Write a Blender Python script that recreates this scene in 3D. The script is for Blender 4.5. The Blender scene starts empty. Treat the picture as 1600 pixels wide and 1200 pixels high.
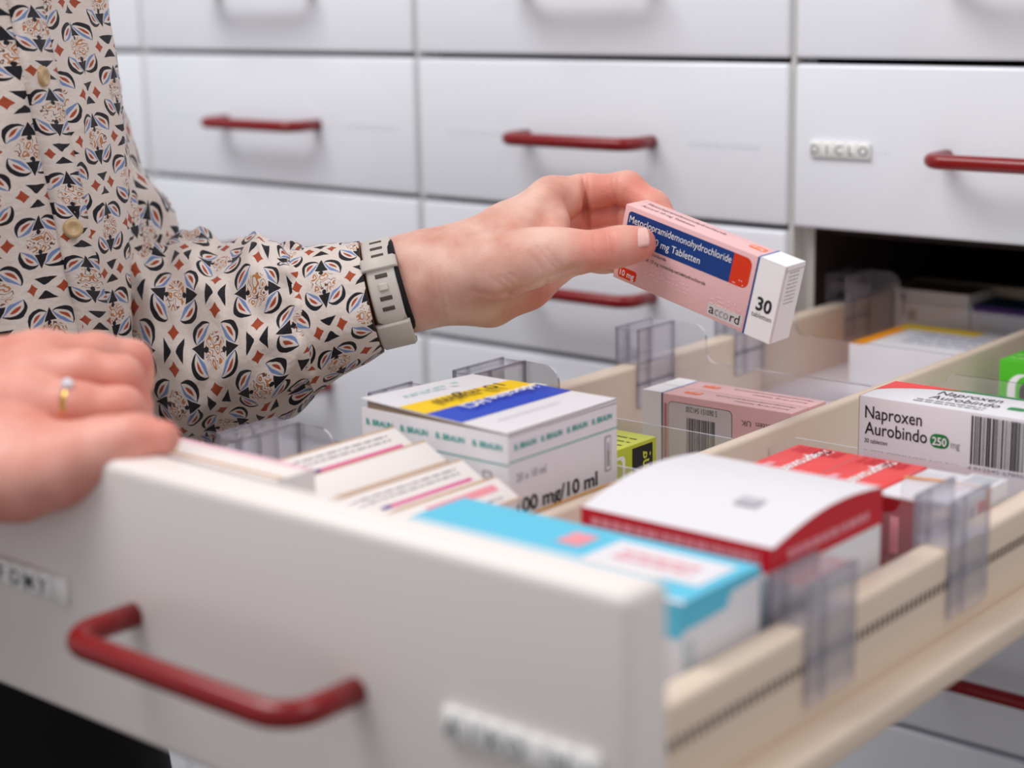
import bpy, bmesh, math, random
import numpy as np
from mathutils import Vector, Matrix, noise
random.seed(3)
# ------------------------------------------------------------------ camera
F_PX = 2708.617
CAM = Vector((0.66699, -1.10096, 0.05838))
FWD = Vector((-0.63214, 0.74148, -0.22492)).normalized()
RIGHT = Vector((0.76388, 0.64500, -0.02008)); RIGHT = (RIGHT - FWD * RIGHT.dot(FWD)).normalized()
UP = RIGHT.cross(FWD)
scene = bpy.context.scene
cam_data = bpy.data.cameras.new('camera')
cam = bpy.data.objects.new('camera', cam_data)
scene.collection.objects.link(cam)
cam.matrix_world = Matrix(((RIGHT.x, UP.x, -FWD.x, CAM.x), (RIGHT.y, UP.y, -FWD.y, CAM.y), (RIGHT.z, UP.z, -FWD.z, CAM.z), (0, 0, 0, 1)))
cam_data.sensor_width = 36.0
cam_data.lens = F_PX * 36.0 / 1600.0
cam_data.clip_start = 0.02
cam_data.dof.use_dof = True
cam_data.dof.focus_distance = 0.965
cam_data.dof.aperture_fstop = 4.7
scene.camera = cam
# ------------------------------------------------------------------ world and lights
world = bpy.data.worlds.new('world'); scene.world = world
world.use_nodes = True
world.node_tree.nodes['Background'].inputs[0].default_value = (0.96, 0.96, 1.0, 1)
world.node_tree.nodes['Background'].inputs[1].default_value = 0.48
def area_light(name, loc, target, sx, sy, power, color):
    d = bpy.data.lights.new(name, 'AREA'); d.shape = 'RECTANGLE'; d.size = sx; d.size_y = sy
    d.energy = power; d.color = color
    o = bpy.data.objects.new(name, d); scene.collection.objects.link(o)
    o.location = loc
    o.rotation_euler = (Vector(target) - Vector(loc)).to_track_quat('-Z', 'Y').to_euler()
    return o
area_light('ceiling_or_fill_light', (-0.42, -0.90, 0.98), (-0.10, -0.05, -0.05), 1.2, 0.6, 17.5, (1.0, 0.985, 0.985))
area_light('ceiling_or_fill_light', (1.15, -0.45, 1.15), (0.1, -0.35, -0.15), 0.8, 0.8, 6.0, (1.0, 0.985, 0.985))  # fill light, added to brighten the sides turned to the right
scene.view_settings.view_transform = 'Standard'
scene.view_settings.look = 'None'
scene.view_settings.gamma = 1.0
scene.view_settings.use_curve_mapping = False
scene.view_settings.exposure = -0.04
# ------------------------------------------------------------------ helpers
COL = scene.collection
def at(px, py, d):
    """point seen at pixel (px, py) of the 1600 x 1200 frame at the given depth"""
    return CAM + (FWD + RIGHT * ((px - 800) / F_PX) + UP * ((600 - py) / F_PX)) * d
def lin(c):
    return tuple((x / 12.92 if x <= 0.04045 else ((x + 0.055) / 1.055) ** 2.4) for x in c)
def rgb(r, g, b):
    return lin((r / 255.0, g / 255.0, b / 255.0))
MATS = {}
def mat(name, color, rough=0.5, spec=0.5, bump=0.0, bscale=200.0, vary=0.0, coat=0.0, metal=0.0):
    if name in MATS: return MATS[name]
    m = bpy.data.materials.new(name); m.use_nodes = True
    nt = m.node_tree; b = nt.nodes['Principled BSDF']
    b.inputs['Base Color'].default_value = (*color, 1)
    b.inputs['Roughness'].default_value = rough
    b.inputs['Specular IOR Level'].default_value = spec
    b.inputs['Coat Weight'].default_value = coat
    b.inputs['Metallic'].default_value = metal
    tc = nt.nodes.new('ShaderNodeTexCoord')
    nz = nt.nodes.new('ShaderNodeTexNoise'); nz.inputs['Scale'].default_value = bscale; nz.inputs['Detail'].default_value = 3
    nt.links.new(tc.outputs['Object'], nz.inputs['Vector'])
    if bump > 0:
        bp = nt.nodes.new('ShaderNodeBump'); bp.inputs['Strength'].default_value = bump; bp.inputs['Distance'].default_value = 0.001
        nt.links.new(nz.outputs['Fac'], bp.inputs['Height']); nt.links.new(bp.outputs['Normal'], b.inputs['Normal'])
    if vary > 0:
        n2 = nt.nodes.new('ShaderNodeTexNoise'); n2.inputs['Scale'].default_value = 9.0
        nt.links.new(tc.outputs['Object'], n2.inputs['Vector'])
        mx = nt.nodes.new('ShaderNodeMix'); mx.data_type = 'RGBA'
        mx.inputs[6].default_value = (*[c * (1 - vary) for c in color], 1)
        mx.inputs[7].default_value = (*[min(1, c * (1 + vary)) for c in color], 1)
        nt.links.new(n2.outputs['Fac'], mx.inputs[0]); nt.links.new(mx.outputs[2], b.inputs['Base Color'])
    MATS[name] = m
    return m
def glass_mat(name, tint, refl=0.10):
    m = bpy.data.materials.new(name); m.use_nodes = True
    nt = m.node_tree; nt.nodes.clear()
    out = nt.nodes.new('ShaderNodeOutputMaterial')
    tr = nt.nodes.new('ShaderNodeBsdfTransparent'); tr.inputs[0].default_value = (*tint, 1)
    gl = nt.nodes.new('ShaderNodeBsdfGlossy'); gl.inputs['Roughness'].default_value = 0.08
    gl.inputs['Color'].default_value = (0.95, 0.95, 1, 1)
    lw = nt.nodes.new('ShaderNodeLayerWeight'); lw.inputs['Blend'].default_value = 0.35
    mu = nt.nodes.new('ShaderNodeMath'); mu.operation = 'MULTIPLY_ADD'
    mu.inputs[1].default_value = 0.55; mu.inputs[2].default_value = refl * 0.5
    nt.links.new(lw.outputs['Fresnel'], mu.inputs[0])
    mx = nt.nodes.new('ShaderNodeMixShader')
    nt.links.new(mu.outputs[0], mx.inputs[0]); nt.links.new(tr.outputs[0], mx.inputs[1]); nt.links.new(gl.outputs[0], mx.inputs[2])
    df = nt.nodes.new('ShaderNodeBsdfDiffuse'); df.inputs[0].default_value = (0.9, 0.88, 0.92, 1)
    m2 = nt.nodes.new('ShaderNodeMixShader'); m2.inputs[0].default_value = 0.05
    nt.links.new(mx.outputs[0], m2.inputs[1]); nt.links.new(df.outputs[0], m2.inputs[2])
    nt.links.new(m2.outputs[0], out.inputs[0])
    return m
def link(o, parent=None):
    COL.objects.link(o)
    if parent is not None: o.parent = parent
    return o
def obj(name, verts, faces, m, parent=None, smooth=False):
    me = bpy.data.meshes.new(name)
    me.from_pydata([tuple(v) for v in verts], [], faces); me.update()
    if m is not None: me.materials.append(m)
    if smooth: me.shade_smooth()
    return link(bpy.data.objects.new(name, me), parent)
def bmobj(name, bm, m, parent=None, smooth=False):
    me = bpy.data.meshes.new(name)
    bm.to_mesh(me); bm.free()
    if m is not None: me.materials.append(m)
    if smooth: me.shade_smooth()
    return link(bpy.data.objects.new(name, me), parent)
def add_box(bm, x0, y0, z0, x1, y1, z1, bevel=0.0, seg=2):
    r = bmesh.ops.create_cube(bm, size=1.0)
    vs = r['verts']
    for v in vs:
        v.co = Vector((x0 + (v.co.x + .5) * (x1 - x0), y0 + (v.co.y + .5) * (y1 - y0), z0 + (v.co.z + .5) * (z1 - z0)))
    if bevel > 0:
        es = list({e for v in vs for e in v.link_edges})
        bmesh.ops.bevel(bm, geom=es, offset=bevel, segments=seg, profile=0.5, affect='EDGES')
def box(name, x0, y0, z0, x1, y1, z1, m, parent=None, bevel=0.0, seg=2):
    bm = bmesh.new(); add_box(bm, x0, y0, z0, x1, y1, z1, bevel, seg)
    o = bmobj(name, bm, m, parent)
    if bevel > 0:
        o.data.shade_smooth()
        o.data.set_sharp_from_angle(angle=math.radians(50))
    return o
def empty(name, loc=(0, 0, 0)):
    o = bpy.data.objects.new(name, None); o.location = loc; o.empty_display_size = 0.02
    return link(o)
def tag(o, label=None, cat=None, group=None, kind=None):
    if label: o['label'] = label
    if cat: o['category'] = cat
    if group: o['group'] = group
    if kind: o['kind'] = kind
    return o
def tube(path, rad, n=12, closed=False):
    """round tube along a list of points -> verts, faces"""
    P = [Vector(p) for p in path]; m = len(P)
    verts, faces = [], []
    nrm = None
    for i in range(m):
        a = P[(i - 1) % m] if (closed or i > 0) else P[i]
        b = P[(i + 1) % m] if (closed or i < m - 1) else P[i]
        t = (b - a).normalized()
        if nrm is None:
            nrm = t.orthogonal().normalized()
        nrm = (nrm - t * nrm.dot(t)).normalized()
        bi = t.cross(nrm)
        rr = rad[i] if isinstance(rad, (list, tuple)) else rad
        for k in range(n):
            a_ = 2 * math.pi * k / n
            verts.append(P[i] + (nrm * math.cos(a_) + bi * math.sin(a_)) * rr)
    for i in range(m if closed else m - 1):
        j = (i + 1) % m
        for k in range(n):
            k2 = (k + 1) % n
            faces.append((i * n + k, i * n + k2, j * n + k2, j * n + k))
    if not closed:
        faces.append(tuple(reversed(range(n)))); faces.append(tuple(range((m - 1) * n, m * n)))
    return verts, faces
def text_mesh(body, size=1.0, align='LEFT', shear=0.0, bold=0.0):
    cu = bpy.data.curves.new('lettering', 'FONT'); cu.body = body; cu.size = 1.0
    cu.align_x = align; cu.resolution_u = 3; cu.shear = shear; cu.offset = bold
    o = bpy.data.objects.new('lettering_tmp', cu); COL.objects.link(o)
    dg = bpy.context.evaluated_depsgraph_get()
    me = bpy.data.meshes.new_from_object(o.evaluated_get(dg))
    bpy.data.objects.remove(o); bpy.data.curves.remove(cu)
    return me
INK = lambda n, c: mat('ink_' + n, c, 0.45, 0.4)
BLACK = INK('black', rgb(28, 28, 34)); NAVY = INK('navy', rgb(14, 60, 132)); VERM = INK('vermilion', rgb(222, 54, 16))
GREY = INK('grey', rgb(140, 140, 146)); TEAL = INK('teal', rgb(58, 170, 160)); WHITE = INK('white', rgb(246, 245, 245))
YELLOW = INK('yellow', rgb(248, 206, 8)); ROYAL = INK('royal', rgb(24, 74, 196)); ORANGE = INK('orange', rgb(252, 120, 60))
CRIMSON = INK('crimson', rgb(206, 14, 38)); SCARLET = INK('scarlet', rgb(240, 62, 58)); GREEN = INK('green', rgb(22, 132, 66))
CYAN = INK('cyan', rgb(92, 198, 228)); MAGENTA = INK('magenta', rgb(222, 84, 148)); AMBER = INK('amber', rgb(250, 156, 12))
LIME = INK('lime', rgb(196, 204, 62)); PURPLE = INK('purple', rgb(84, 44, 136)); PALEGREY = INK('palegrey', rgb(214, 210, 210))
LEAF = INK('leaf', rgb(80, 188, 40)); DKTEAL = INK('darkteal', rgb(38, 84, 104)); SALMON = INK('salmon', rgb(238, 150, 160))
BRIGHT = mat('paper_white', rgb(230, 228, 232), 0.42, 0.4, 0.05, 900)
PINKP = mat('paper_pink', rgb(240, 192, 192), 0.40, 0.4, 0.05, 900)
CREAMP = mat('paper_cream', rgb(240, 232, 228), 0.45, 0.4, 0.05, 900)
REDP = mat('paper_red', rgb(240, 62, 58), 0.40, 0.4)
TANP = mat('paper_raw_edge', rgb(206, 168, 132), 0.7, 0.2)
LIMEP = mat('paper_lime', rgb(196, 204, 62), 0.42, 0.4)
LEAFP = mat('paper_green', rgb(80, 188, 40), 0.42, 0.4)
class Carton:
    """folding carton: local x = length, y = depth (front is y = 0), z = height"""
    def __init__(s, name, size, loc, label, paper, rot=None, group=None, bulge=0.0, cat='box'):
        s.L, s.D, s.H = size
        s.root = empty(name, loc)
        if rot is not None: s.root.rotation_euler = rot
        tag(s.root, label, cat, group)
        bm = bmesh.new(); add_box(bm, 0, 0, 0, s.L, s.D, s.H, 0.0006, 2)
        s.bulge = bulge
        s.body = bmobj('carton_body', bm, paper, s.root)
        s.body.data.shade_smooth(); s.body.data.set_sharp_from_angle(angle=math.radians(40))
        L, D, H, e = s.L, s.D, s.H, 0.00012
        V = Vector
        s.fr = {'front': (V((0, -e, 0)), V((1, 0, 0)), V((0, 0, 1))), 'back': (V((L, D + e, 0)), V((-1, 0, 0)), V((0, 0, 1))),
                'right': (V((L + e, 0, 0)), V((0, 1, 0)), V((0, 0, 1))), 'left': (V((-e, D, 0)), V((0, -1, 0)), V((0, 0, 1))),
                'top': (V((0, 0, H + e)), V((1, 0, 0)), V((0, 1, 0)))}
    def dims(s, f):
        return {'front': (s.L, s.H), 'back': (s.L, s.H), 'right': (s.D, s.H), 'left': (s.D, s.H), 'top': (s.L, s.D)}[f]
    def pt(s, f, x, y, lift=0.0):
        o, a, b = s.fr[f]
        return o + a * x + b * y + a.cross(b) * lift
    def poly(s, f, pts, m, lift=0.0, name='print_panel'):
        w, h = s.dims(f)
        return obj(name, [s.pt(f, x * w, y * h, lift) for x, y in pts], [tuple(range(len(pts)))], m, s.root)
    def quad(s, f, x0, y0, x1, y1, m, lift=0.0, name='print_panel', rad=0.0, corners='1111'):
        if rad <= 0: return s.poly(f, [(x0, y0), (x1, y0), (x1, y1), (x0, y1)], m, lift, name)
        w, h = s.dims(f); rx, ry = rad / w, rad / h; pts = []
        cs = [(x0 + rx, y0 + ry, 180, x0, y0), (x1 - rx, y0 + ry, 270, x1, y0), (x1 - rx, y1 - ry, 0, x1, y1), (x0 + rx, y1 - ry, 90, x0, y1)]
        for c, (cx, cy, a0, qx, qy) in zip(corners, cs):
            if c == '0': pts.append((qx, qy)); continue
            for k in range(6):
                a = math.radians(a0 + 18 * k); pts.append((cx + rx * math.cos(a), cy + ry * math.sin(a)))
        return s.poly(f, pts, m, lift, name)
    def text(s, f, body, x, y, h, m, width=None, rot=0, bold=0.0, lift=0.0001, name='lettering', maxw=True):
        """x, y fractions of the face: left end of the baseline; h = letter height fraction of face height; width fraction fits"""
        W, Hh = s.dims(f)
        me = text_mesh(body, bold=bold)
        co = np.empty(len(me.vertices) * 3); me.vertices.foreach_get('co', co); co = co.reshape(-1, 3)
        if len(co) == 0: return None
        co[:, 0] -= co[:, 0].min()
        sy = h * Hh / 0.70
        sx = sy
        if width: sx = width * W / max(1e-6, co[:, 0].max())
        o, a, b = s.fr[f]
        c, sn = math.cos(math.radians(rot)), math.sin(math.radians(rot))
        n = a.cross(b)
        base = o + a * (x * W) + b * (y * Hh) + n * lift
        out = []
        for px, py, _ in co:
            qx, qy = px * sx, py * sy
            out.append(base + a * (qx * c - qy * sn) + b * (qx * sn + qy * c))
        me.vertices.foreach_set('co', np.array([tuple(v) for v in out]).ravel()); me.update()
        me.materials.clear(); me.materials.append(m); me.name = name
        return link(bpy.data.objects.new(name, me), s.root)
    def bars(s, f, x0, y0, x1, y1, m, n=30, seed=1, name='barcode', vertical=True, lift=0.0001):
        rnd = random.Random(seed); w, h = s.dims(f); V, Fc = [], []
        x = x0; pitch = (x1 - x0) / n
        while x < x1 - pitch:
            bw = pitch * rnd.choice((0.35, 0.35, 0.7, 1.0))
            a, b_ = x, min(x1, x + bw); k = len(V)
            ys = (y0, y1)
            q = [(a, ys[0]), (b_, ys[0]), (b_, ys[1]), (a, ys[1])]
            if not vertical: q = [(yy, xx) for xx, yy in q][::-1]
            V += [s.pt(f, p * w, r * h, lift) for p, r in q]; Fc.append((k, k + 1, k + 2, k + 3))
            x += bw + pitch * rnd.choice((0.35, 0.5, 0.8))
        return obj(name, V, Fc, m, s.root)
    def rules(s, f, x0, x1, ys, th, m, name='small_print', seed=5, lift=0.0001, word=0.035):
        """rows of tiny illegible print: broken dashes"""
        rnd = random.Random(seed); w, h = s.dims(f); V, Fc = [], []
        for y in ys:
            x = x0
            while x < x1:
                b_ = min(x1, x + word * rnd.uniform(0.4, 1.5)); k = len(V)
                V += [s.pt(f, p * w, q * h, lift) for p, q in ((x, y), (b_, y), (b_, y + th), (x, y + th))]; Fc.append((k, k + 1, k + 2, k + 3))
                x = b_ + word * 0.25
        return obj(name, V, Fc, m, s.root)
# ------------------------------------------------------------------ dimensions
W, H = 0.3735, 0.1221
GAP = 0.0042
PULL = 0.700
FLOOR_Z = -1.05
WALLW = mat('lacquer_white', rgb(234, 236, 243), 0.30, 0.45, 0.012, 60, coat=0.1)
EDGEW = mat('edge_band_grey', rgb(206, 204, 202), 0.45, 0.4)
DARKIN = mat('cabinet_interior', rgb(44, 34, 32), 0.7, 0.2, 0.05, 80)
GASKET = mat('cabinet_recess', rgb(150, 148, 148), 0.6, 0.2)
REDMETAL = mat('red_lacquer_metal', rgb(132, 6, 11), 0.24, 0.45, coat=0.15)
TILE = mat('letter_tile_white', rgb(242, 241, 238), 0.35, 0.4)
CREAM = mat('cream_plastic', rgb(226, 206, 186), 0.38, 0.45, 0.02, 300)
SLOT = mat('slot_dark', rgb(70, 60, 56), 0.7, 0.2)
FRONTW = mat('drawer_front_lacquer', rgb(236, 228, 224), 0.34, 0.45, 0.012, 60)
# ------------------------------------------------------------------ structure
fl = box('floor', -2.6, -3.0, FLOOR_Z - 0.05, 2.2, 0.62, FLOOR_Z, mat('floor_vinyl', rgb(120, 112, 106), 0.5, 0.4, 0.03, 40, vary=0.06))
tag(fl, 'pale grey vinyl floor below the drawer cabinets', kind='structure')
wb = box('wall_back', -2.6, 0.56, FLOOR_Z, 2.2, 0.62, 1.75, mat('wall_paint', rgb(226, 224, 220), 0.7, 0.3, 0.02, 80))
tag(wb, 'plain pale wall behind the drawer cabinets', kind='structure')
# ------------------------------------------------------------------ drawer cabinets (one per column)
def handle_mesh(span=0.126, proj=0.034, r=0.0052, bend=0.014):
    pts = [(-span / 2, 0, 0)]
    for s in (-1, 1):
        arc = []
        for k in range(7):
            a = math.radians(90 * k / 6)
            arc.append((s * (span / 2 - bend + bend * math.cos(a)), -(proj - bend + bend * math.sin(a)), 0))
        pts += arc if s < 0 else arc[::-1]
    pts.append((span / 2, 0, 0))
    v, f = tube(pts, r, 14)
    me = bpy.data.meshes.new('handle'); me.from_pydata([tuple(x) for x in v], [], f); me.materials.append(REDMETAL); me.shade_smooth()
    return me
HANDLE = handle_mesh()
def front_mesh(w, h, t=0.02):
    bm = bmesh.new(); add_box(bm, -w / 2, 0, -h, w / 2, t, 0, 0.0028, 3)
    me = bpy.data.meshes.new('drawer'); bm.to_mesh(me); bm.free(); me.materials.append(WALLW)
    me.shade_smooth(); me.set_sharp_from_angle(angle=math.radians(50))
    return me
FRONT = front_mesh(W - 0.0062, H - GAP)
def tile_strip(parent, word, x, y, z, tw=0.0098, th=0.0115, first=True, gaps=None):
    """row of small letter tiles: each tile is a part with its letter on it"""
    for i, ch in enumerate(word):
        if ch == ' ': continue
        t = box('letter_tile', x + i * tw, y - 0.0030, z - th / 2, x + i * tw + tw * 0.97, y, z + th / 2, TILE, None, 0.0005, 1)
        t.parent = parent
        if ch == '_': continue
        me = text_mesh(ch, bold=0.01)
        co = np.empty(len(me.vertices) * 3); me.vertices.foreach_get('co', co); co = co.reshape(-1, 3)
        cx = (co[:, 0].min() + co[:, 0].max()) / 2
        s_ = 0.0095
        out = np.stack([x + (i + .485) * tw + (co[:, 0] - cx) * s_, np.full(len(co), y - 0.00312), z - 0.0034 + co[:, 1] * s_], 1)
        me.vertices.foreach_set('co', out.ravel()); me.update(); me.materials.clear(); me.materials.append(INK('tile', rgb(56, 62, 84)))
        me.name = 'letter'
        link(bpy.data.objects.new('letter', me), parent)
GHOST = mat('worn_label_mark', rgb(226, 229, 238), 0.5, 0.3)
cols = [(-4, 'drawer cabinet column farthest left, mostly behind the patterned blouse'), (-3, 'white drawer cabinet column left of the wrist, half hidden by the blouse'),
        (-2, 'white drawer cabinet column seen between the blouse and the raised wrist'), (-1, 'white drawer cabinet column behind the hand, left of the pulled-out drawer'),
        (0, 'white drawer cabinet column at right with white letter tiles, one drawer pulled out')]
cols = cols[1:]
for c, lab in cols:
    root = empty('drawer_cabinet', ((c + .5) * W, 0, FLOOR_Z))
    tag(root, lab, 'cabinet', 'columns of white pharmacy drawers')
    x0, x1 = -W / 2, W / 2
    ztop, zbot = 2 * H - FLOOR_Z, -8 * H - FLOOR_Z
    T = 0.0090
    for s in (-1, 1):
        xa, xb = (x0, x0 + T) if s < 0 else (x1 - T, x1)
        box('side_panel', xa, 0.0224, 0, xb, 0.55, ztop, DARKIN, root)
        box('edge_strip', xa, 0.0212, 0, xb, 0.0224, ztop, EDGEW, root)
        sa, sb = (x0, x0 + 0.0012) if s < 0 else (x1 - 0.0031, x1)
        box('edge_strip', sa, 0.0045, 0, sb, 0.0212, ztop, EDGEW, root)
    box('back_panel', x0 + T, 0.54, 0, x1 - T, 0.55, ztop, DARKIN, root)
    box('top_panel', x0, 0.0212, ztop, x1, 0.55, ztop + 0.018, EDGEW, root)
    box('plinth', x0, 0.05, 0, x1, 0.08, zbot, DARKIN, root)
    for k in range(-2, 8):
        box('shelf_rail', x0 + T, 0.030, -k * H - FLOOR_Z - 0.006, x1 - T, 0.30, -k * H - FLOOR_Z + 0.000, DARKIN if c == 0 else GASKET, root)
    for k in range(-2, 8):
        if c == 0 and k == 1: continue
        d = link(bpy.data.objects.new('drawer', FRONT), root)
        d.location = (0, 0, -k * H - GAP / 2 - FLOOR_Z)
        h = link(bpy.data.objects.new('handle', HANDLE), d)
        h.location = (0, 0.0005, -H / 2 + GAP / 2 - 0.002)
        if c == 0 and k == 0:
            tile_strip(d, 'DICLO', -W / 2 + 0.0175, 0.0, -0.0598, 0.0097, 0.0115)
            for q in range(2): box('adhesive_mark', -W / 2 + 0.069 + q * 0.007, -0.0003, -0.061, -W / 2 + 0.0715 + q * 0.007, 0.0, -0.0592, GHOST, d)
        elif k == 0 and c < 0:
            for q in range(9):
                box('adhesive_mark', 0.098 + q * 0.0072, -0.0003, -0.0625, 0.1032 + q * 0.0072, 0.0, -0.0575, GHOST, d)
                if c < 0: box('adhesive_mark', -0.150 + q * 0.0068, -0.0002, -0.0620, -0.1445 + q * 0.0068, 0.0, -0.0585, GHOST, d)
# ------------------------------------------------------------------ the pulled-out drawer
ZT, ZF = -0.1815, -0.2265          # wall tops, drawer floor
Y0, Y1 = -PULL + 0.022, 0.17
dr = empty('medicine_drawer', (W / 2, -PULL, -2 * H))
tag(dr, 'open pharmacy drawer with cream sides, off-white front and red bow handle, full of cartons', 'drawer')
def D(name, x0, y0, z0, x1, y1, z1, m, bevel=0.0, seg=2, parent=None):
    o = box(name, x0 - W / 2, y0 + PULL, z0 + 2 * H, x1 - W / 2, y1 + PULL, z1 + 2 * H, m, parent or dr, bevel, seg)
    return o
fp = D('front_panel', 0.002, -PULL, -2 * H + 0.002, W - 0.003, Y0, -H - 0.0012, FRONTW, 0.0045, 4)
hh = link(bpy.data.objects.new('handle', HANDLE), dr); hh.location = (0, 0.0005, H / 2 - 0.002)
def front_tiles(word, x, z, tw):
    tile_strip(dr, word, x - W / 2, 0.0, z + 2 * H, tw, 0.0118)
front_tiles('FOMY_', 0.0310, -0.1845, 0.0100)
front_tiles('AIRO', 0.2935, -0.1845, 0.0092)
front_tiles('_NI', 0.3305, -0.1845, 0.0098)
D('bottom_panel', 0.013, Y0, ZF - 0.006, 0.349, Y1, ZF - 0.0004, mat('drawer_liner', rgb(228, 226, 232), 0.35, 0.4))
def side(name, xa, xb):
    return D(name, xa, Y0, ZF - 0.004, xb, Y1, ZT, CREAM, 0.0028, 3)
side('side_wall', 0.0115, 0.0255); side('side_wall', 0.336, 0.350)
side('centre_wall', 0.1725, 0.1808)
D('back_wall', 0.0115, Y1, ZF - 0.004, 0.350, Y1 + 0.012, ZT, CREAM, 0.002, 2)
D('runner_ledge', 0.349, Y0, -0.2315, 0.3665, 0.003, -0.2200, CREAM, 0.0025, 3)
D('runner_ledge', 0.003, Y0, -0.2315, 0.0125, 0.003, -0.2200, CREAM, 0.0025, 3)
bm = bmesh.new(); y = Y0 + 0.006
while y < 0.0:
    add_box(bm, 0.3497 - W / 2, y + PULL, -0.1990 + 2 * H, 0.3502 - W / 2, y + 0.0020 + PULL, -0.1945 + 2 * H); y += 0.0041
o = bmobj('slot_row', bm, SLOT, dr); o['kind'] = 'stuff'; o['label'] = 'row of small dark slots along the drawer side'
# ------------------------------------------------------------------ clear plastic dividers
CLEAR = glass_mat('clear_acrylic', (0.985, 0.983, 0.988), 0.05)
CLEARE = glass_mat('clear_acrylic_edge', (0.90, 0.89, 0.92), 0.12)
def divider(y, lane, label, side_clip, ext=0.040, ztab=-0.158, plate=True):
    """a transverse acrylic plate whose hook sits over one drawer side wall; lane 0 left, 1 right"""
    xa, xb = (0.0265, 0.1715) if lane == 0 else (0.1818, 0.335)
    root = empty('clear_divider', ((xa + xb) / 2, y, ZF)); tag(root, label, 'divider', 'clear plastic drawer dividers')
    ox, oy, oz = root.location
    t = 0.0016
    # outline in XZ with rounded tab at the clip side
    tab = 0.026; zt = ZT - 0.001
    if side_clip == 'L': pr = [(xa, ZF + 0.001), (xb, ZF + 0.001), (xb, zt)]
    else: pr = [(xb, ZF + 0.001), (xa, ZF + 0.001), (xa, zt)]
    s = 1 if side_clip == 'L' else -1; xw = xa if s > 0 else xb
    for k in range(6):
        a = math.radians(90 * k / 5); pr.append((xw + s * (tab + 0.008 - 0.008 * math.sin(a)), zt + 0.008 - 0.008 * math.cos(a)))
    for k in range(6):
        a = math.radians(90 * k / 5); pr.append((xw + s * (tab - 0.010 + 0.010 * math.cos(a)), ztab - 0.010 + 0.010 * math.sin(a)))
    pr.append((xw, ztab))
    n = len(pr)
    v = [(x - ox, -t / 2, z - oz) for x, z in pr] + [(x - ox, t / 2, z - oz) for x, z in pr]
    f = [tuple(range(n)), tuple(range(2 * n - 1, n - 1, -1))] + [(i, (i + 1) % n, n + (i + 1) % n, n + i) for i in range(n)]
    o = obj('pane', v, f[:2], CLEAR, root)
    e = obj('pane_edge', v, f[2:], CLEARE, root)
    # hook: channel over the wall
    wl, wr = (0.0115, 0.0255) if s > 0 else (0.336, 0.350)
    xo, xi = (wl - 0.0022, wr + 0.0008) if s > 0 else (wr + 0.0008, wl - 0.0022)
    bmg = bmesh.new(); bme = bmesh.new()
    def gb(b, x0, y0, z0, x1, y1, z1): add_box(b, min(x0, x1) - ox, y0, z0 - oz, max(x0, x1) - ox, y1, z1 - oz)
    ye, yn = min(-ext, 0.0), max(-ext, 0.0)
    gb(bmg, xo, ye, -0.212, xo + 0.0014, yn, ztab)            # outer leg
    gb(bmg, xi, ye, -0.209, xi + 0.0014, yn, ztab)            # inner leg
    for zz in (ZT + 0.0006, ztab - 0.0014):                  # bridge over the wall and its lid
        gb(bmg, min(xo, xi), ye, zz, max(xo, xi) + 0.0014, yn, zz + 0.0014)
    for yy in (ye, ye + 0.012, yn - 0.0016):                     # ribs
        for xx in (xo, xi):
            gb(bme, xx - 0.0003, yy, -0.212 if xx == xo else -0.209, xx + 0.0017, yy + 0.0014, ztab)
    gb(bme, xi - 0.0002, ye, -0.1945, xi + 0.0016, yn, -0.1932); gb(bme, xo - 0.0002, ye, -0.1945, xo + 0.0016, yn, -0.1932)
    gb(bme, xo, ye, ztab - 0.0002, xo + 0.0016, yn, ztab + 0.0008); gb(bme, xi, ye, ztab - 0.0002, xi + 0.0016, yn, ztab + 0.0008)
    bmobj('hook', bmg, CLEAR, root); bmobj('hook_rib', bme, CLEARE, root)
divider(-0.5183, 0, 'smoky clear divider hook in the gap between the sleeve and the leaning cartons', 'L')
divider(-0.417, 0, 'clear plastic divider whose hook shows just left of the large ampoule carton top', 'L', 0.034)
divider(-0.338, 0, 'clear plastic divider hooked behind the large ampoule carton, beside the lime carton', 'L', 0.044)
divider(-0.186, 0, 'clear plastic divider with hook behind the two pink cartons', 'L', 0.040)
divider(-0.076, 0, 'clear plastic divider behind the held carton, next to the empty compartment', 'L', 0.036)
divider(0.075, 0, 'shaded clear divider at the dark back of the drawer', 'L', 0.036, -0.160)
divider(-0.4085, 1, 'clear plastic divider hooked on the right side wall beside the banded cartons', 'R', 0.036, -0.160)
divider(-0.5625, 1, 'clear plastic divider hooked on the right side wall nearest the front', 'R', -0.036, -0.163)
def plain_divider(y, label):
    xa, xb = 0.1818, 0.335
    root = empty('clear_divider', ((xa + xb) / 2, y, ZF)); tag(root, label, 'divider', 'clear plastic drawer dividers')
    hw = (xb - xa) / 2; t = 0.0008; zt = ZT - ZF - 0.001
    pr = [(-hw, 0.001), (hw, 0.001), (hw, zt), (-hw + 0.016, zt)]
    pr += [(-hw + 0.012, zt - 0.001), (-hw + 0.010, zt - 0.004), (-hw + 0.010, zt - 0.007), (-hw, zt - 0.008)]
    n = len(pr)
    v = [(x, -t, z) for x, z in pr] + [(x, t, z) for x, z in pr]
    obj('pane', v, [tuple(range(n)), tuple(range(2 * n - 1, n - 1, -1))], CLEAR, root)
    obj('pane_edge', v, [(i, (i + 1) % n, n + (i + 1) % n, n + i) for i in range(n)], CLEARE, root)
plain_divider(-0.316, 'clear plastic divider between the red cartons and the white barcoded tablet carton')
plain_divider(-0.128, 'clear plastic divider behind the white barcoded tablet carton, before the green carton')
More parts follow.
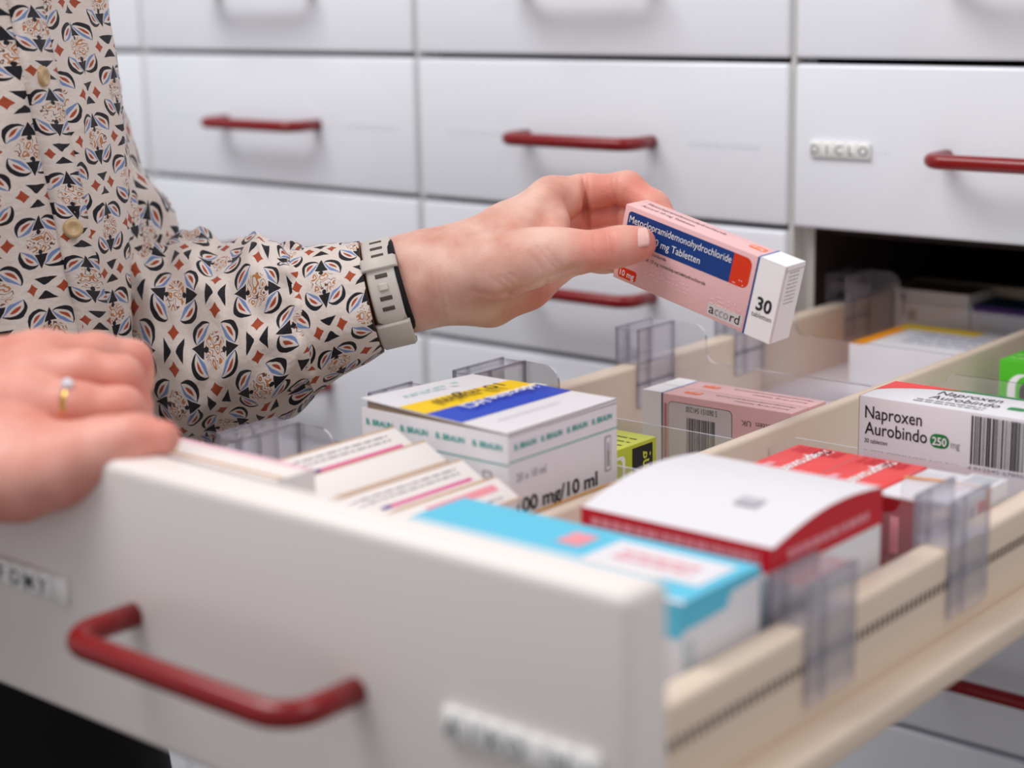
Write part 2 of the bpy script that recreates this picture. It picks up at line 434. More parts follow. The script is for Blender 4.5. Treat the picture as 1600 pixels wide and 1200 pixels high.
# ------------------------------------------------------------------ cartons in the drawer
def rubber_band(root, x0, x1, y0, y1, z, color, r=0.0009, sag=0.0):
    p = [(x0, y0, z), ((x0 + x1) / 2, y0, z), (x1, y0, z), (x1, (y0 + y1) / 2, z + sag), (x1, y1, z), ((x0 + x1) / 2, y1, z), (x0, y1, z), (x0, (y0 + y1) / 2, z)]
    v, f = tube(p, r, 6, closed=True)
    return obj('rubber_band', v, f, color, root, True)
BAND = mat('rubber_tan', rgb(232, 170, 96), 0.5, 0.4)
# large ampoule carton -------------------------------------------------------------
c = Carton('ampoule_carton', (0.0955, 0.0835, 0.0822), (0.0690, -0.5150, ZF), 'large white ampoule carton with yellow and blue stripes and teal print, lid ajar', BRIGHT)
L_, D_, H_ = c.L, c.D, c.H
lid = [(0, -0.0004, H_ + 0.0042), (L_, -0.0004, H_ + 0.0034), (L_, D_, H_ + 0.0034), (0, D_, H_ + 0.0042)]
lv = []
nx = 10
for i in range(nx + 1):
    t = i / nx
    zf = H_ + 0.0012 + 0.0036 * (1 - t) ** 1.3
    zb = H_ + 0.0014
    for yy, zz in ((-0.0002, zf), (D_, zb), (D_, zb - 0.0006), (-0.0002, zf - 0.0006)):
        lv.append((L_ * t, yy, zz))
lf = []
for i in range(nx):
    for k in range(4):
        lf.append((i * 4 + k, i * 4 + (k + 1) % 4, (i + 1) * 4 + (k + 1) % 4, (i + 1) * 4 + k))
lf += [(3, 2, 1, 0), tuple(nx * 4 + k for k in range(4))]
obj('lid_flap', lv, [f[::-1] for f in lf], BRIGHT, c.root)
# tuck rim: wall pieces that close right side up to the lid
obj('lid_rim', [(L_, 0.0, H_ - 0.001), (L_, D_, H_ - 0.001), (L_, D_, H_ + 0.0013), (L_, 0, H_ + 0.0011)], [(0, 1, 2, 3)], BRIGHT, c.root)
obj('lid_gap_shade', [(0.004, 0.0006, H_ - 0.0004), (L_ - 0.004, 0.0006, H_ - 0.0004), (L_ - 0.004, 0.0006, H_ + 0.0008), (0.004, 0.0006, H_ + 0.0040)], [(0, 1, 2, 3)], mat('gap_shade_brown', rgb(150, 132, 116), 0.8, 0.1), c.root)  # shade in the gap under the lid, put in as a dark brown quad
c.fr['top'] = (Vector((0, 0, H_ + 0.0040)), Vector((1, 0, 0)), Vector((0, 1, 0)))
def lz(x): return H_ + 0.0012 + 0.0036 * (1 - x / L_) ** 1.3 + 0.0002
def strip_top(x0, x1, m, y0=0.0, y1=1.0):
    obj('print_panel', [(x0 * L_, y0 * D_, lz(x0 * L_)), (x1 * L_, y0 * D_, lz(x1 * L_)), (x1 * L_, y1 * D_, H_ + 0.0016), (x0 * L_, y1 * D_, H_ + 0.0016)], [(0, 1, 2, 3)], m, c.root)
strip_top(0.27, 0.46, YELLOW); strip_top(0.46, 0.70, ROYAL)
c.text('top', '10 mg/ml', 0.325, 0.78, 0.10, BLACK, 0.50, rot=-90, bold=0.015)
c.text('top', 'Lidocaine HCl', 0.50, 0.93, 0.10, WHITE, 0.62, rot=-90, bold=0.01)
c.text('top', 'B. BRAUN', 0.13, 0.66, 0.04, TEAL, 0.40, rot=-90)
obj('small_print', [(0.82 * L_, 0.15 * D_, H_ + 0.0024), (0.825 * L_, 0.15 * D_, H_ + 0.0024), (0.825 * L_, 0.7 * D_, H_ + 0.0024), (0.82 * L_, 0.7 * D_, H_ + 0.0024)], [(0, 1, 2, 3)], GREY, c.root)
for q in range(4):
    c.text('front', 'B. BRAUN', 0.035 + q * 0.245, 0.905, 0.034, TEAL, 0.19, bold=0.03)
    c.text('right', 'B. BRAUN', 0.05 + q * 0.235, 0.905, 0.034, TEAL, 0.19, bold=0.03)
c.quad('front', 0.0, 0.82, 1.0, 0.828, TEAL); c.quad('right', 0.0, 0.835, 1.0, 0.843, TEAL)
c.text('front', '20 x 10 ml', 0.03, 0.70, 0.06, BLACK, 0.2)
c.text('right', '20 x 10 ml', 0.06, 0.715, 0.05, GREY, 0.26)
c.text('right', '100 mg/10 ml', 0.06, 0.525, 0.085, BLACK, 0.74, bold=0.025)
for f_, xx, yy in (('right', 0.905, 0.585), ('front', 0.86, 0.55)):
    c.quad(f_, xx - 0.03, yy, xx + 0.03, yy + 0.22, GREY, rad=0.0006); c.quad(f_, xx - 0.022, yy + 0.008, xx + 0.022, yy + 0.212, BRIGHT, lift=0.0001, rad=0.0005)
    c.quad(f_, xx - 0.010, yy + 0.03, xx + 0.010, yy + 0.13, GREY, lift=0.0002); c.quad(f_, xx - 0.006, yy + 0.13, xx + 0.006, yy + 0.18, GREY, lift=0.0002)
c.quad('right', 0.0, 0.42, 1.0, 0.575 - 0.09, ROYAL); c.rules('right', 0.04, 0.95, [0.455], 0.015, PALEGREY)
rubber_band(c.root, -0.0006, c.L + 0.0006, -0.0008, c.D + 0.0006, 0.0500 - 0.0090, BAND)
# red lidded carton -------------------------------------------------------------
c = Carton('red_banded_carton', (0.0930, 0.0860, 0.0700), (0.2386, -0.5555, ZF), 'large white carton with crimson band under its bulging white top', BRIGHT)
L_, D_, H_ = c.L, c.D, c.H
n = 14; tv, tf = [], []; rv, rf = [], []
def bz(t): return H_ + 0.0019 + 0.0042 * t + 0.0048 * math.sin(math.pi * t)
for j in range(n + 1):
    t = j / n
    tv += [(0, D_ * t, bz(t)), (L_, D_ * t, bz(t))]
    rv += [(L_ + 0.0002, D_ * t, H_ - 0.0095), (L_ + 0.0002, D_ * t, bz(t)), (-0.0002, D_ * t, H_ - 0.0095), (-0.0002, D_ * t, bz(t))]
for j in range(n):
    tf.append((j * 2, j * 2 + 1, j * 2 + 3, j * 2 + 2))
    rf.append((j * 4, j * 4 + 4, j * 4 + 5, j * 4 + 1)); rf.append((j * 4 + 2, j * 4 + 3, j * 4 + 7, j * 4 + 6))
obj('lid_panel', tv, tf, BRIGHT, c.root, True)
k = len(rv)
rv += [(0, -0.0002, H_ - 0.0085), (L_, -0.0002, H_ - 0.0085), (L_, -0.0002, bz(0)), (0, -0.0002, bz(0)), (0, D_ + 0.0002, H_ - 0.0085), (L_, D_ + 0.0002, H_ - 0.0085), (L_, D_ + 0.0002, bz(1)), (0, D_ + 0.0002, bz(1))]
rf += [(k, k + 1, k + 2, k + 3), (k + 5, k + 4, k + 7, k + 6)]
obj('red_band', rv, rf, CRIMSON, c.root)
c.rules('right', 0.12, 0.86, [0.93], 0.05, SALMON, lift=0.0004, word=0.05)
c.rules('front', 0.06, 0.94, [0.93], 0.05, SALMON, lift=0.0004, word=0.04)
c.fr['top'] = (Vector((0, 0, H_ + 0.0112)), Vector((1, 0, 0)), Vector((0, 1, 0)))
obj('small_print', [(0.62 * L_, 0.30 * D_, bz(.33) + .0006), (0.74 * L_, 0.30 * D_, bz(.33) + .0006), (0.74 * L_, 0.40 * D_, bz(.4) + .0006), (0.62 * L_, 0.40 * D_, bz(.4) + .0006)], [(0, 1, 2, 3)], INK('midgrey2', rgb(190, 188, 196)), c.root)
c.rules('right', 0.1, 0.7, [0.62, 0.55, 0.48], 0.02, GREY)
c.quad('front', 0.0, 0.0, 1.0, 0.42, DKTEAL); c.quad('right', 0.0, 0.0, 1.0, 0.30, DKTEAL)
c.quad('front', 0.5, 0.46, 1.0, 0.84, INK('dustblue', rgb(160, 178, 190)))
rubber_band(c.root, -0.0006, c.L + 0.0006, -0.0006, c.D + 0.0006, 0.030, BAND)
# cyan carton -------------------------------------------------------------------
c = Carton('cyan_carton', (0.1500, 0.0520, 0.0688), (0.1838, -0.6195, ZF), 'white carton with sky-blue top lying right behind the drawer front', BRIGHT)
c.quad('top', 0.0, 0.06, 1.0, 1.0, CYAN); c.quad('top', 0.60, 0.34, 0.965, 0.86, BRIGHT, lift=0.0002)
c.quad('top', 0.46, 0.55, 0.54, 0.82, SALMON, lift=0.0002); c.quad('top', 0.42, 0.10, 0.50, 0.24, SALMON, lift=0.0002)
c.rules('top', 0.66, 0.9, [0.62, 0.50], 0.06, SALMON, lift=0.0004)
c.poly('right', [(0.0, 0.84), (0.55, 0.86), (0.62, 0.94), (1.0, 0.95), (1.0, 1.0), (0.0, 1.0)], CYAN)
c.quad('front', 0, 0.8, 1, 1, CYAN); c.quad('right', 0.0, 0.0, 0.16, 0.78, INK('palesteel', rgb(200, 208, 214)))
# four leaning cartons ------------------------------------------------------------
tilt = math.radians(27)
ax = Vector((0, 1, 0)); az = Vector((math.sin(tilt), 0, math.cos(tilt))); ay = az.cross(ax)
leaners = [((0.1130, -0.522, -0.1560), 'leaning white carton with grey lines and pink stripe, farthest left of the four', 'text'),
           ((0.1340, -0.523, -0.1595), 'second leaning cream carton, plain blank edge with tan fold', 'plain'),
           ((0.1555, -0.521, -0.1655), 'third leaning white carton with magenta stripe, touching the ampoule carton', 'text'),
           ((0.1785, -0.523, -0.1695), 'lowest leaning white carton with short pink bar, next to the sky-blue carton', 'pink')]
for (P, lab, kind) in leaners:
    Lc = 0.094; P = Vector(P); Hc = (P.z - ZF - 0.0005) / math.cos(tilt) - 0.0
    loc = P - ax * Lc - az * Hc
    c = Carton('leaning_carton', (Lc, 0.0170, Hc), (0, 0, 0), lab, CREAMP, group='cartons leaning in the front compartment')
    c.root.matrix_world = Matrix(((ax.x, ay.x, az.x, loc.x), (ax.y, ay.y, az.y, loc.y), (ax.z, ay.z, az.z, loc.z), (0, 0, 0, 1)))
    c.quad('top', 0, 0.94, 1, 1, TANP); c.quad('top', 0, 0, 1, 0.05, TANP); c.quad('right', 0, 0, 0.07, 1, TANP)
    if kind == 'text':
        c.rules('top', 0.10, 0.90, [0.68, 0.50], 0.05, GREY, word=0.05); c.quad('top', 0.35, 0.14, 0.93, 0.26, MAGENTA)
        c.quad('top', 0.30, 0.14, 0.36, 0.26, PURPLE, lift=0.0001)
    if kind == 'pink': c.quad('top', 0.45, 0.50, 0.93, 0.76, SALMON); c.rules('top', 0.3, 0.9, [0.2], 0.05, GREY)
# flat carton behind the front panel, left
c = Carton('flat_carton', (0.1180, 0.0225, 0.0870), (0.0270, -0.6405, ZF), 'white carton with thin pink edge standing right behind the drawer front by the ringed hand', CREAMP)
c.quad('top', 0, 0.80, 1, 0.97, INK('rose', rgb(240, 196, 208))); c.quad('top', 0.0, 0.10, 1, 0.22, TANP)
# lime carton
c = Carton('lime_carton', (0.0800, 0.0500, 0.0415), (0.0505, -0.4005, ZF), 'small lime green carton beside the ampoule carton', LIMEP)
c.rules('top', 0.05, 0.95, [0.15, 0.3, 0.45, 0.6, 0.75], 0.03, mat('ink_olive', rgb(110, 110, 40)), word=0.08)
c.quad('right', 0.1, 0.15, 0.42, 0.9, WHITE, rad=0.003); c.quad('right', 0.16, 0.2, 0.37, 0.86, LIME, lift=0.0001, rad=0.003)
c.quad('right', 0.55, 0.05, 0.92, 0.95, BLACK, lift=0.0001); c.text('right', '500 mg', 0.85, 0.12, 0.2, LIME, 0.62, rot=90, bold=0.02, lift=0.0002)
# two pink cartons standing on edge
def pink_backside(c, bars=True):
    c.quad('front', 0.0, 0.0, 0.145, 1.0, WHITE); c.quad('top', 0.0, 0.0, 0.145, 1.0, WHITE)
    c.quad('left', 0.0, 0.0, 1.0, 1.0, WHITE)
    c.quad('front', 0.138, 0.0, 0.147, 1.0, NAVY, lift=0.0001); c.quad('top', 0.138, 0.0, 0.147, 1.0, INK('skyline', rgb(108, 150, 210)), lift=0.0001)
    c.quad('top', 0.24, 0.35, 0.35, 0.72, ORANGE, rad=0.002); c.text('top', '10 mg', 0.34, 0.66, 0.2, WHITE, 0.09, rot=180, lift=0.0002)
    c.text('top', 'Metoclopramidemonohydrochloride', 0.95, 0.72, 0.13, mat('ink_brown', rgb(110, 70, 80)), 0.52, rot=180)
    c.text('top', 'Accord 10 mg Tabletten', 0.95, 0.40, 0.13, mat('ink_brown', rgb(110, 70, 80)), 0.36, rot=180)
    if bars:
        c.quad('front', 0.185, 0.04, 0.62, 0.90, BLACK, rad=0.003); c.quad('front', 0.188, 0.045, 0.617, 0.893, INK('greyl', rgb(216, 208, 208)), lift=0.0001, rad=0.003)
        c.quad('front', 0.158, 0.06, 0.174, 0.86, INK('mauve', rgb(176, 120, 130)))
        c.bars('front', 0.315, 0.18, 0.515, 0.70, BLACK, 26, 4, lift=0.0002)
        c.text('front', '5 060151 541250', 0.52, 0.86, 0.08, BLACK, 0.21, rot=180, lift=0.0002)
        c.text('front', 'Tabletten  UK', 0.96, 0.80, 0.08, mat('ink_brown', rgb(110, 70, 80)), 0.28, rot=180)
c = Carton('pink_carton', (0.1050, 0.0190, 0.0427), (0.0608, -0.2680, ZF), 'pink and white tablet carton in the drawer with barcode facing out, front one', PINKP, group='pink tablet cartons'); pink_backside(c)
c = Carton('pink_carton', (0.1050, 0.0190, 0.0427), (0.0612, -0.2484, ZF), 'pink and white tablet carton standing behind its barcoded twin', PINKP, group='pink tablet cartons'); pink_backside(c, False)
# white barcoded tablet carton -----------------------------------------------------------------
c = Carton('tablet_carton', (0.1080, 0.0400, 0.0683), (0.2265, -0.3000, ZF), 'white tablet carton with black name, barcode and green dose pill', BRIGHT)
c.text('front', 'Naproxen', 0.035, 0.830, 0.100, BLACK, 0.305, bold=0.006)
c.text('front', 'Aurobindo', 0.035, 0.702, 0.100, BLACK, 0.335, bold=0.006)
c.quad('front', 0.385, 0.680, 0.485, 0.790, GREEN, rad=0.0036); c.text('front', '250', 0.398, 0.703, 0.062, WHITE, 0.075, bold=0.02, lift=0.0003); c.text('front', 'mg', 0.495, 0.70, 0.055, GREY, 0.045)
c.text('front', '30 tabletten', 0.035, 0.632, 0.035, BLACK, 0.125)
c.bars('front', 0.595, 0.60, 0.87, 0.975, BLACK, 30, 9); c.text('front', '4 012345 678901', 0.58, 0.555, 0.03, GREY, 0.30)
pts = [(0.0, 0.30), (0.10, 0.60), (0.25, 0.78), (0.45, 0.88), (0.75, 0.95), (1.0, 0.97), (1.0, 1.0), (0.0, 1.0)]
c.poly('top', [(0.0, 0.42), (0.06, 0.60), (0.14, 0.74), (0.22, 0.84), (0.34, 0.94), (0.40, 1.0), (0.0, 1.0)], SCARLET)
c.poly('top', [(0.24, 0.86), (0.40, 0.93), (0.7, 0.92), (1.0, 0.86), (1.0, 1.0), (0.38, 1.0)], GREEN, lift=0.0001)
c.text('top', 'Naproxen', 0.30, 0.62, 0.20, BLACK, 0.33); c.text('top', 'Aurobindo', 0.30, 0.36, 0.20, BLACK, 0.36)
c.quad('top', 0.70, 0.36, 0.79, 0.52, GREEN, rad=0.002); c.rules('top', 0.26, 0.62, [0.24, 0.14], 0.04, GREY)
c.quad('left', 0, 0, 1, 1, INK('peach', rgb(236, 196, 176)))
# pair of red cartons
for i, lab in enumerate(('red carton, left one of the pair in front of the white barcoded tablet carton', 'red carton, right one of the pair, touching the banded white cartons')):
    c = Carton('red_carton', (0.0360, 0.0740, 0.0513), (0.2200 + i * 0.0365, -0.4245, ZF), lab, REDP, group='red painkiller cartons')
    c.text('top', 'Naproxen', 0.44, 0.95, 0.10, WHITE, 1.2, rot=-90, bold=0.02); c.rules('top', 0.15, 0.3, [0.2, 0.4], 0.1, SALMON, word=0.1)
    c.bars('top', 0.10, 0.82, 0.90, 0.97, CRIMSON, 14, 3 + i)
    c.quad('left', 0, 0, 1, 1, BRIGHT)
# banded white cartons
ca = Carton('banded_carton', (0.0225, 0.0500, 0.0510), (0.2935, -0.4020, ZF), 'white topped carton with dark red front, left of the two bundled by a rubber band', BRIGHT, group='cartons bundled with a rubber band')
ca.quad('front', 0, 0, 1, 0.97, mat('ink_maroon', rgb(150, 8, 24))); ca.quad('front', 0.3, 0.45, 0.5, 0.8, SALMON, lift=0.0001)
cb = Carton('banded_carton', (0.0185, 0.0500, 0.0525), (0.3165, -0.4020, ZF), 'white carton with grey printed panel, right of the two bundled by a rubber band', BRIGHT, group='cartons bundled with a rubber band')
cb.quad('top', 0.15, 0.50, 0.85, 0.95, INK('midgrey', rgb(186, 188, 194))); cb.quad('top', 0.1, 0.38, 0.5, 0.46, SALMON)
cb.quad('front', 0, 0, 1, 0.97, INK('paleblue', rgb(206, 212, 226)))
cb.quad('right', 0.35, 0.80, 0.6, 0.93, VERM); cb.quad('right', 0.2, 0.82, 0.27, 0.92, GREY)
v, f = tube([(0.2930, -0.374, ZF + 0.0516), (0.3160, -0.3735, ZF + 0.0532), (0.3353, -0.374, ZF + 0.0532), (0.3354, -0.374, ZF + 0.02), (0.3353, -0.374, ZF + 0.0012), (0.2930, -0.374, ZF + 0.0012), (0.2927, -0.374, ZF + 0.03)], 0.0008, 6, closed=True)
rb = obj('rubber_band', v, f, mat('rubber_orange', rgb(238, 158, 60), 0.5, 0.4), None, True); tag(rb, 'orange rubber band around the two small white cartons', 'rubber band')
# green carton, orange carton, cartons at the back
c = Carton('green_carton', (0.1100, 0.0400, 0.0440), (0.2010, -0.0720, ZF), 'bright green carton with white eye-like mark at the right edge', LEAFP)
c.quad('front', 0.055, 0.15, 0.36, 0.82, WHITE, rad=0.010)
c.quad('front', 0.105, 0.28, 0.265, 0.80, LEAF, lift=0.0001, rad=0.008); c.quad('front', 0.130, 0.37, 0.240, 0.70, BLACK, lift=0.0002, rad=0.0055); c.quad('front', 0.205, 0.53, 0.225, 0.61, WHITE, lift=0.0003)
c.rules('top', 0.03, 0.9, [0.2, 0.45], 0.05, INK('palegreen', rgb(190, 232, 150)))
c = Carton('orange_carton', (0.1060, 0.0880, 0.0290), (0.0620, -0.0180, ZF), 'flat white carton with orange and yellow edges lying deep in the drawer', BRIGHT)
c.quad('top', 0, 0, 0.10, 0.80, AMBER); c.quad('top', 0, 0.80, 0.6, 1.0, YELLOW); c.quad('left', 0, 0, 1, 1, AMBER)
c.rules('top', 0.25, 0.9, [0.3, 0.42, 0.55, 0.66], 0.03, INK('steel', rgb(140, 150, 190)), word=0.09)
c = Carton('upright_carton', (0.0620, 0.0400, 0.0480), (0.0310, 0.1080, ZF), 'beige white carton standing in the shadow under the letter-tiled drawer', CREAMP)
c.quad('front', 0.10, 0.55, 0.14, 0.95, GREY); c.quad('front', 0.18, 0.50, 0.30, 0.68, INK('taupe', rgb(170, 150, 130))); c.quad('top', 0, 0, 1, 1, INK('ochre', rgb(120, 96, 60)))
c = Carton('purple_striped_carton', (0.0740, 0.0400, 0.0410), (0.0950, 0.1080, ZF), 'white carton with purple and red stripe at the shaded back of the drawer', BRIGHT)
c.quad('front', 0.02, 0.86, 0.60, 1.0, PURPLE); c.quad('front', 0.60, 0.86, 1.0, 1.0, CRIMSON); c.quad('top', 0, 0, 1, 1, DKTEAL); c.rules('front', 0.1, 0.8, [0.6, 0.45], 0.03, GREY)
# ------------------------------------------------------------------ the carton held in the hand
c = Carton('pink_carton', (0.1050, 0.0188, 0.0427), (0, 0, 0), 'pink tablet carton with blue name panel held between thumb and fingers', PINKP, group='pink tablet cartons')
BX = Vector((0.9691, -0.0079, -0.2465)).normalized(); BZ = Vector((0.2461, -0.0311, 0.9687)); BZ = (BZ - BX * BZ.dot(BX)).normalized(); BY = BZ.cross(BX)
BO = Vector((0.0955, -0.3430, -0.1007))
c.root.matrix_world = Matrix(((BX.x, BY.x, BZ.x, BO.x), (BX.y, BY.y, BZ.y, BO.y), (BX.z, BY.z, BZ.z, BO.z), (0, 0, 0, 1)))
c.quad('front', 0.84, 0, 1, 1, WHITE); c.quad('top', 0.84, 0, 1, 1, WHITE); c.quad('right', 0, 0, 1, 1, WHITE); c.quad('back', 0, 0, 0.16, 1, WHITE)
c.quad('front', 0.838, 0, 0.848, 1, NAVY, lift=0.0001); c.quad('top', 0.838, 0, 0.848, 1, INK('cobalt', rgb(70, 112, 190)), lift=0.0001)
c.quad('front', 0.030, 0.545, 0.700, 0.935, NAVY, rad=0.0022, corners='1001'); c.quad('front', 0.700, 0.545, 0.812, 0.935, VERM, rad=0.0040, corners='0110')
c.text('front', 'Metoclopramidemonohydrochloride', 0.042, 0.790, 0.095, WHITE, 0.650, lift=0.0002)
c.text('front', 'Accord 10 mg Tabletten', 0.042, 0.620, 0.095, WHITE, 0.470, lift=0.0002)
c.text('front', 'Metoclopramidehydrochloride', 0.05, 0.480, 0.042, BLACK, 0.26)
c.text('front', 'Elke tablet bevat 10 mg metoclopramidehydrochloride', 0.05, 0.385, 0.045, BLACK, 0.52)
c.quad('front', 0.030, 0.045, 0.148, 0.185, VERM, rad=0.0016); c.text('front', '10 mg', 0.042, 0.075, 0.078, WHITE, 0.094, bold=0.015, lift=0.0002)
c.quad('front', 0.610, 0.045, 0.825, 0.205, INK('labelgrey', rgb(214, 206, 206)), rad=0.0012)
c.text('front', 'a', 0.622, 0.075, 0.125, BLACK, 0.030, lift=0.0002); c.text('front', 'cco', 0.657, 0.075, 0.125, INK('accgrey', rgb(150, 148, 150)), 0.083, lift=0.0002); c.text('front', 'rd', 0.752, 0.075, 0.125, BLACK, 0.056, lift=0.0002)
c.text('front', '30', 0.882, 0.36, 0.165, BLACK, 0.090, bold=0.03); c.text('front', 'tabletten', 0.866, 0.265, 0.066, BLACK, 0.118)
c.text('top', 'Metoclopramidemonohydrochloride', 0.06, 0.60, 0.15, mat('ink_brown', rgb(110, 70, 80)), 0.50)
c.text('top', 'Accord 10 mg Tabletten', 0.06, 0.28, 0.15, mat('ink_brown', rgb(110, 70, 80)), 0.34)
c.quad('top', 0.715, 0.44, 0.815, 0.74, ORANGE, rad=0.002); c.text('top', '10 mg', 0.728, 0.51, 0.16, WHITE, 0.075, lift=0.0002)
c.rules('right', 0.25, 0.75, [0.90 - 0.05 * q for q in range(9)], 0.012, GREY, word=0.12)
# tuck flap seam at the right end
c.quad('right', 0.05, 0.0, 0.08, 1.0, INK('seam', rgb(206, 196, 190)), lift=0.0001); c.quad('right', 0.0, 0.93, 1.0, 0.945, INK('seam', rgb(206, 196, 190)), lift=0.0001)
# embossed dots
rnd = random.Random(11); bm = bmesh.new()
for row_, (xa, ya, nn) in enumerate(((0.20, 0.40, 9), (0.20, 0.28, 12), (0.62, 0.30, 8), (0.70, 0.62, 4))):
    for q in range(nn):
        for kx in range(2):
            for kz in range(3):
                if rnd.random() < 0.45:
                    x_ = (xa + q * 0.024 + kx * 0.010) * c.L; z_ = (ya - kz * 0.05) * c.H
                    m_ = Matrix.Translation((x_, 0.0, z_)) @ Matrix.Diagonal((0.00055, 0.00028, 0.00055, 1))
                    bmesh.ops.create_icosphere(bm, subdivisions=1, radius=1.0, matrix=m_)
o = bmobj('braille_dots', bm, PINKP, c.root, True); o['kind'] = 'stuff'
# ------------------------------------------------------------------ person: tools
def surface_nets(Fv, org, h):
    """numpy surface nets: field Fv (negative inside) -> vertices (grid frame), quads"""
    ins = Fv < 0
    nx, ny, nz = Fv.shape
    cs = (nx - 1, ny - 1, nz - 1)
    acc = np.zeros(cs + (3,), np.float32); cnt = np.zeros(cs, np.float32)
    crn = [(i, j, k) for i in (0, 1) for j in (0, 1) for k in (0, 1)]
    def sub(A, c): return A[c[0]:c[0] + cs[0], c[1]:c[1] + cs[1], c[2]:c[2] + cs[2]]
    for a in crn:
        for ax_ in range(3):
            if a[ax_] == 1: continue
            b = list(a); b[ax_] = 1
            fa, fb = sub(Fv, a), sub(Fv, b)
            m = (fa < 0) != (fb < 0)
            t = np.where(m, fa / np.where(m, fa - fb, 1), 0)
            for q in range(3):
                acc[..., q] += np.where(m, a[q] + (t if q == ax_ else 0), 0)
            cnt += m
    act = cnt > 0
    idx = -np.ones(cs, np.int64); idx[act] = np.arange(act.sum())
    ijk = np.argwhere(act).astype(np.float32)
    V = ijk + acc[act] / cnt[act][:, None]
    V = np.asarray(org) + V * h
    Q = []
    for ax_ in range(3):
        lo = [slice(None)] * 3; hi = [slice(None)] * 3
        lo[ax_] = slice(0, -1); hi[ax_] = slice(1, None)
        a, b = ins[tuple(lo)], ins[tuple(hi)]
        ch = np.argwhere(a != b)
        u, v = (ax_ + 1) % 3, (ax_ + 2) % 3
        ok = (ch[:, u] > 0) & (ch[:, v] > 0) & (ch[:, u] < ins.shape[u] - 1) & (ch[:, v] < ins.shape[v] - 1)
        ch = ch[ok]
        fl_ = a[tuple(ch.T)]
        def cell(du, dv):
            q = ch.copy(); q[:, u] += du; q[:, v] += dv
            return idx[tuple(q.T)]
        quad = np.stack([cell(-1, -1), cell(0, -1), cell(0, 0), cell(-1, 0)], 1)
        quad[~fl_] = quad[~fl_][:, ::-1]
        Q.append(quad)
    return V, np.concatenate(Q)
def smin(a, b, k):
    hh_ = np.maximum(k - np.abs(a - b), 0) / k
    return np.minimum(a, b) - hh_ * hh_ * k * 0.25
class Field:
    def __init__(s, lo, hi, h, basis=None):
        s.h = h; s.lo = np.array(lo, np.float32); s.B = basis
        n = [int(math.ceil((hi[i] - lo[i]) / h)) + 1 for i in range(3)]
        g = np.meshgrid(*[np.arange(k, dtype=np.float32) * h + lo[i] for i, k in enumerate(n)], indexing='ij')
        s.P = np.stack(g, -1)
    def loc(s, p):
        p = np.array(p, np.float32)
        return p if s.B is None else (p - s.B[0]) @ s.B[1]
    def cone(s, a, b, ra, rb):
        a, b = s.loc(a), s.loc(b); d = b - a; mg = max(ra, rb) + 0.016 + 2 * s.h
        n = s.P.shape[:3]
        l_ = [int(max(0, (min(a[i], b[i]) - mg - s.lo[i]) // s.h)) for i in range(3)]
        h_ = [int(min(n[i], (max(a[i], b[i]) + mg - s.lo[i]) // s.h + 2)) for i in range(3)]
        out = np.full(n, 0.5, np.float32)
        if any(h_[i] <= l_[i] for i in range(3)): return out
        sl_ = tuple(slice(l_[i], h_[i]) for i in range(3)); P = s.P[sl_]
        t = np.clip(((P - a) @ d) / max(1e-12, float(d @ d)), 0, 1)
        q = P - a - t[..., None] * d
        out[sl_] = np.sqrt((q * q).sum(-1)) - (ra + (rb - ra) * t)
        return out
    def chain(s, pts, k):
        out = None
        for i in range(len(pts) - 1):
            d = s.cone(pts[i][0], pts[i + 1][0], pts[i][1], pts[i + 1][1])
            out = d if out is None else smin(out, d, k)
        return out
    def groove(s, F, c, t, R_, w, depth):
        c = s.loc(c); t = np.array(t, np.float32) if s.B is None else np.array(t, np.float32) @ s.B[1]
        t = t / np.linalg.norm(t); n = F.shape; mg = 1.5 * R_
        sl_ = tuple(slice(int(max(0, (c[i] - mg - s.lo[i]) // s.h)), int(max(0, min(n[i], (c[i] + mg - s.lo[i]) // s.h + 2)))) for i in range(3))
        q = s.P[sl_] - c
        al = q @ t; rr = np.sqrt((q * q).sum(-1))
        F = F.copy(); F[sl_] += depth * np.exp(-(al / w) ** 2) * np.clip(1.5 - rr / R_, 0, 1)
        return F
    def mesh(s, F):
        V, Q = surface_nets(F, s.lo, s.h)
        if s.B is not None: V = s.B[0] + V @ s.B[1].T
        return V, Q
CB = (np.array(at(800, 400, 0.95), np.float32), np.stack([np.array(RIGHT), np.array(UP), np.array(FWD)], 1).astype(np.float32))
def J(px, py, d, r): return (np.array(at(px, py, d)), r)
# ------------------------------------------------------------------ left hand holding the carton
fld = Field((-0.130, -0.062, -0.048), (0.100, 0.060, 0.082), 0.0009, CB)
arm = [J(430, 475, 1.008, .0285), J(560, 458, .982, .0235), J(640, 446, .966, .0195), J(700, 436, .962, .0190)]
arm2 = [J(430, 490, 1.010, .0285), J(560, 470, .985, .0235), J(650, 452, .975, .0200), J(705, 446, .972, .0195)]
arm3 = [J(600, 420, .972, .014), J(655, 412, .966, .0140), J(740, 398, .966, .0150)]
palm = fld.chain(arm, .01); palm = smin(palm, fld.chain(arm2, .01), .012); palm = smin(palm, fld.chain(arm3, .01), .014)
for pts in ([J(690, 408, .966, .0150), J(790, 362, .972, .0140), J(862, 313, .982, .0125)],
            [J(690, 424, .974, .0150), J(790, 388, .986, .0135), J(862, 345, .996, .0120)],
            [J(690, 440, .980, .0150), J(790, 415, .990, .0130), J(858, 380, 1.000, .0110)],
            [J(700, 452, .980, .0150), J(790, 440, .988, .0130), J(852, 410, .996, .0105)]):
    palm = smin(palm, fld.chain(pts, .01), .012)
hyp = fld.chain([J(728, 462, .968, .0135), J(765, 465, .972, .0145), J(822, 442, .978, .0135), J(866, 420, .985, .0105)], .010)
palm = smin(palm, hyp, .010)
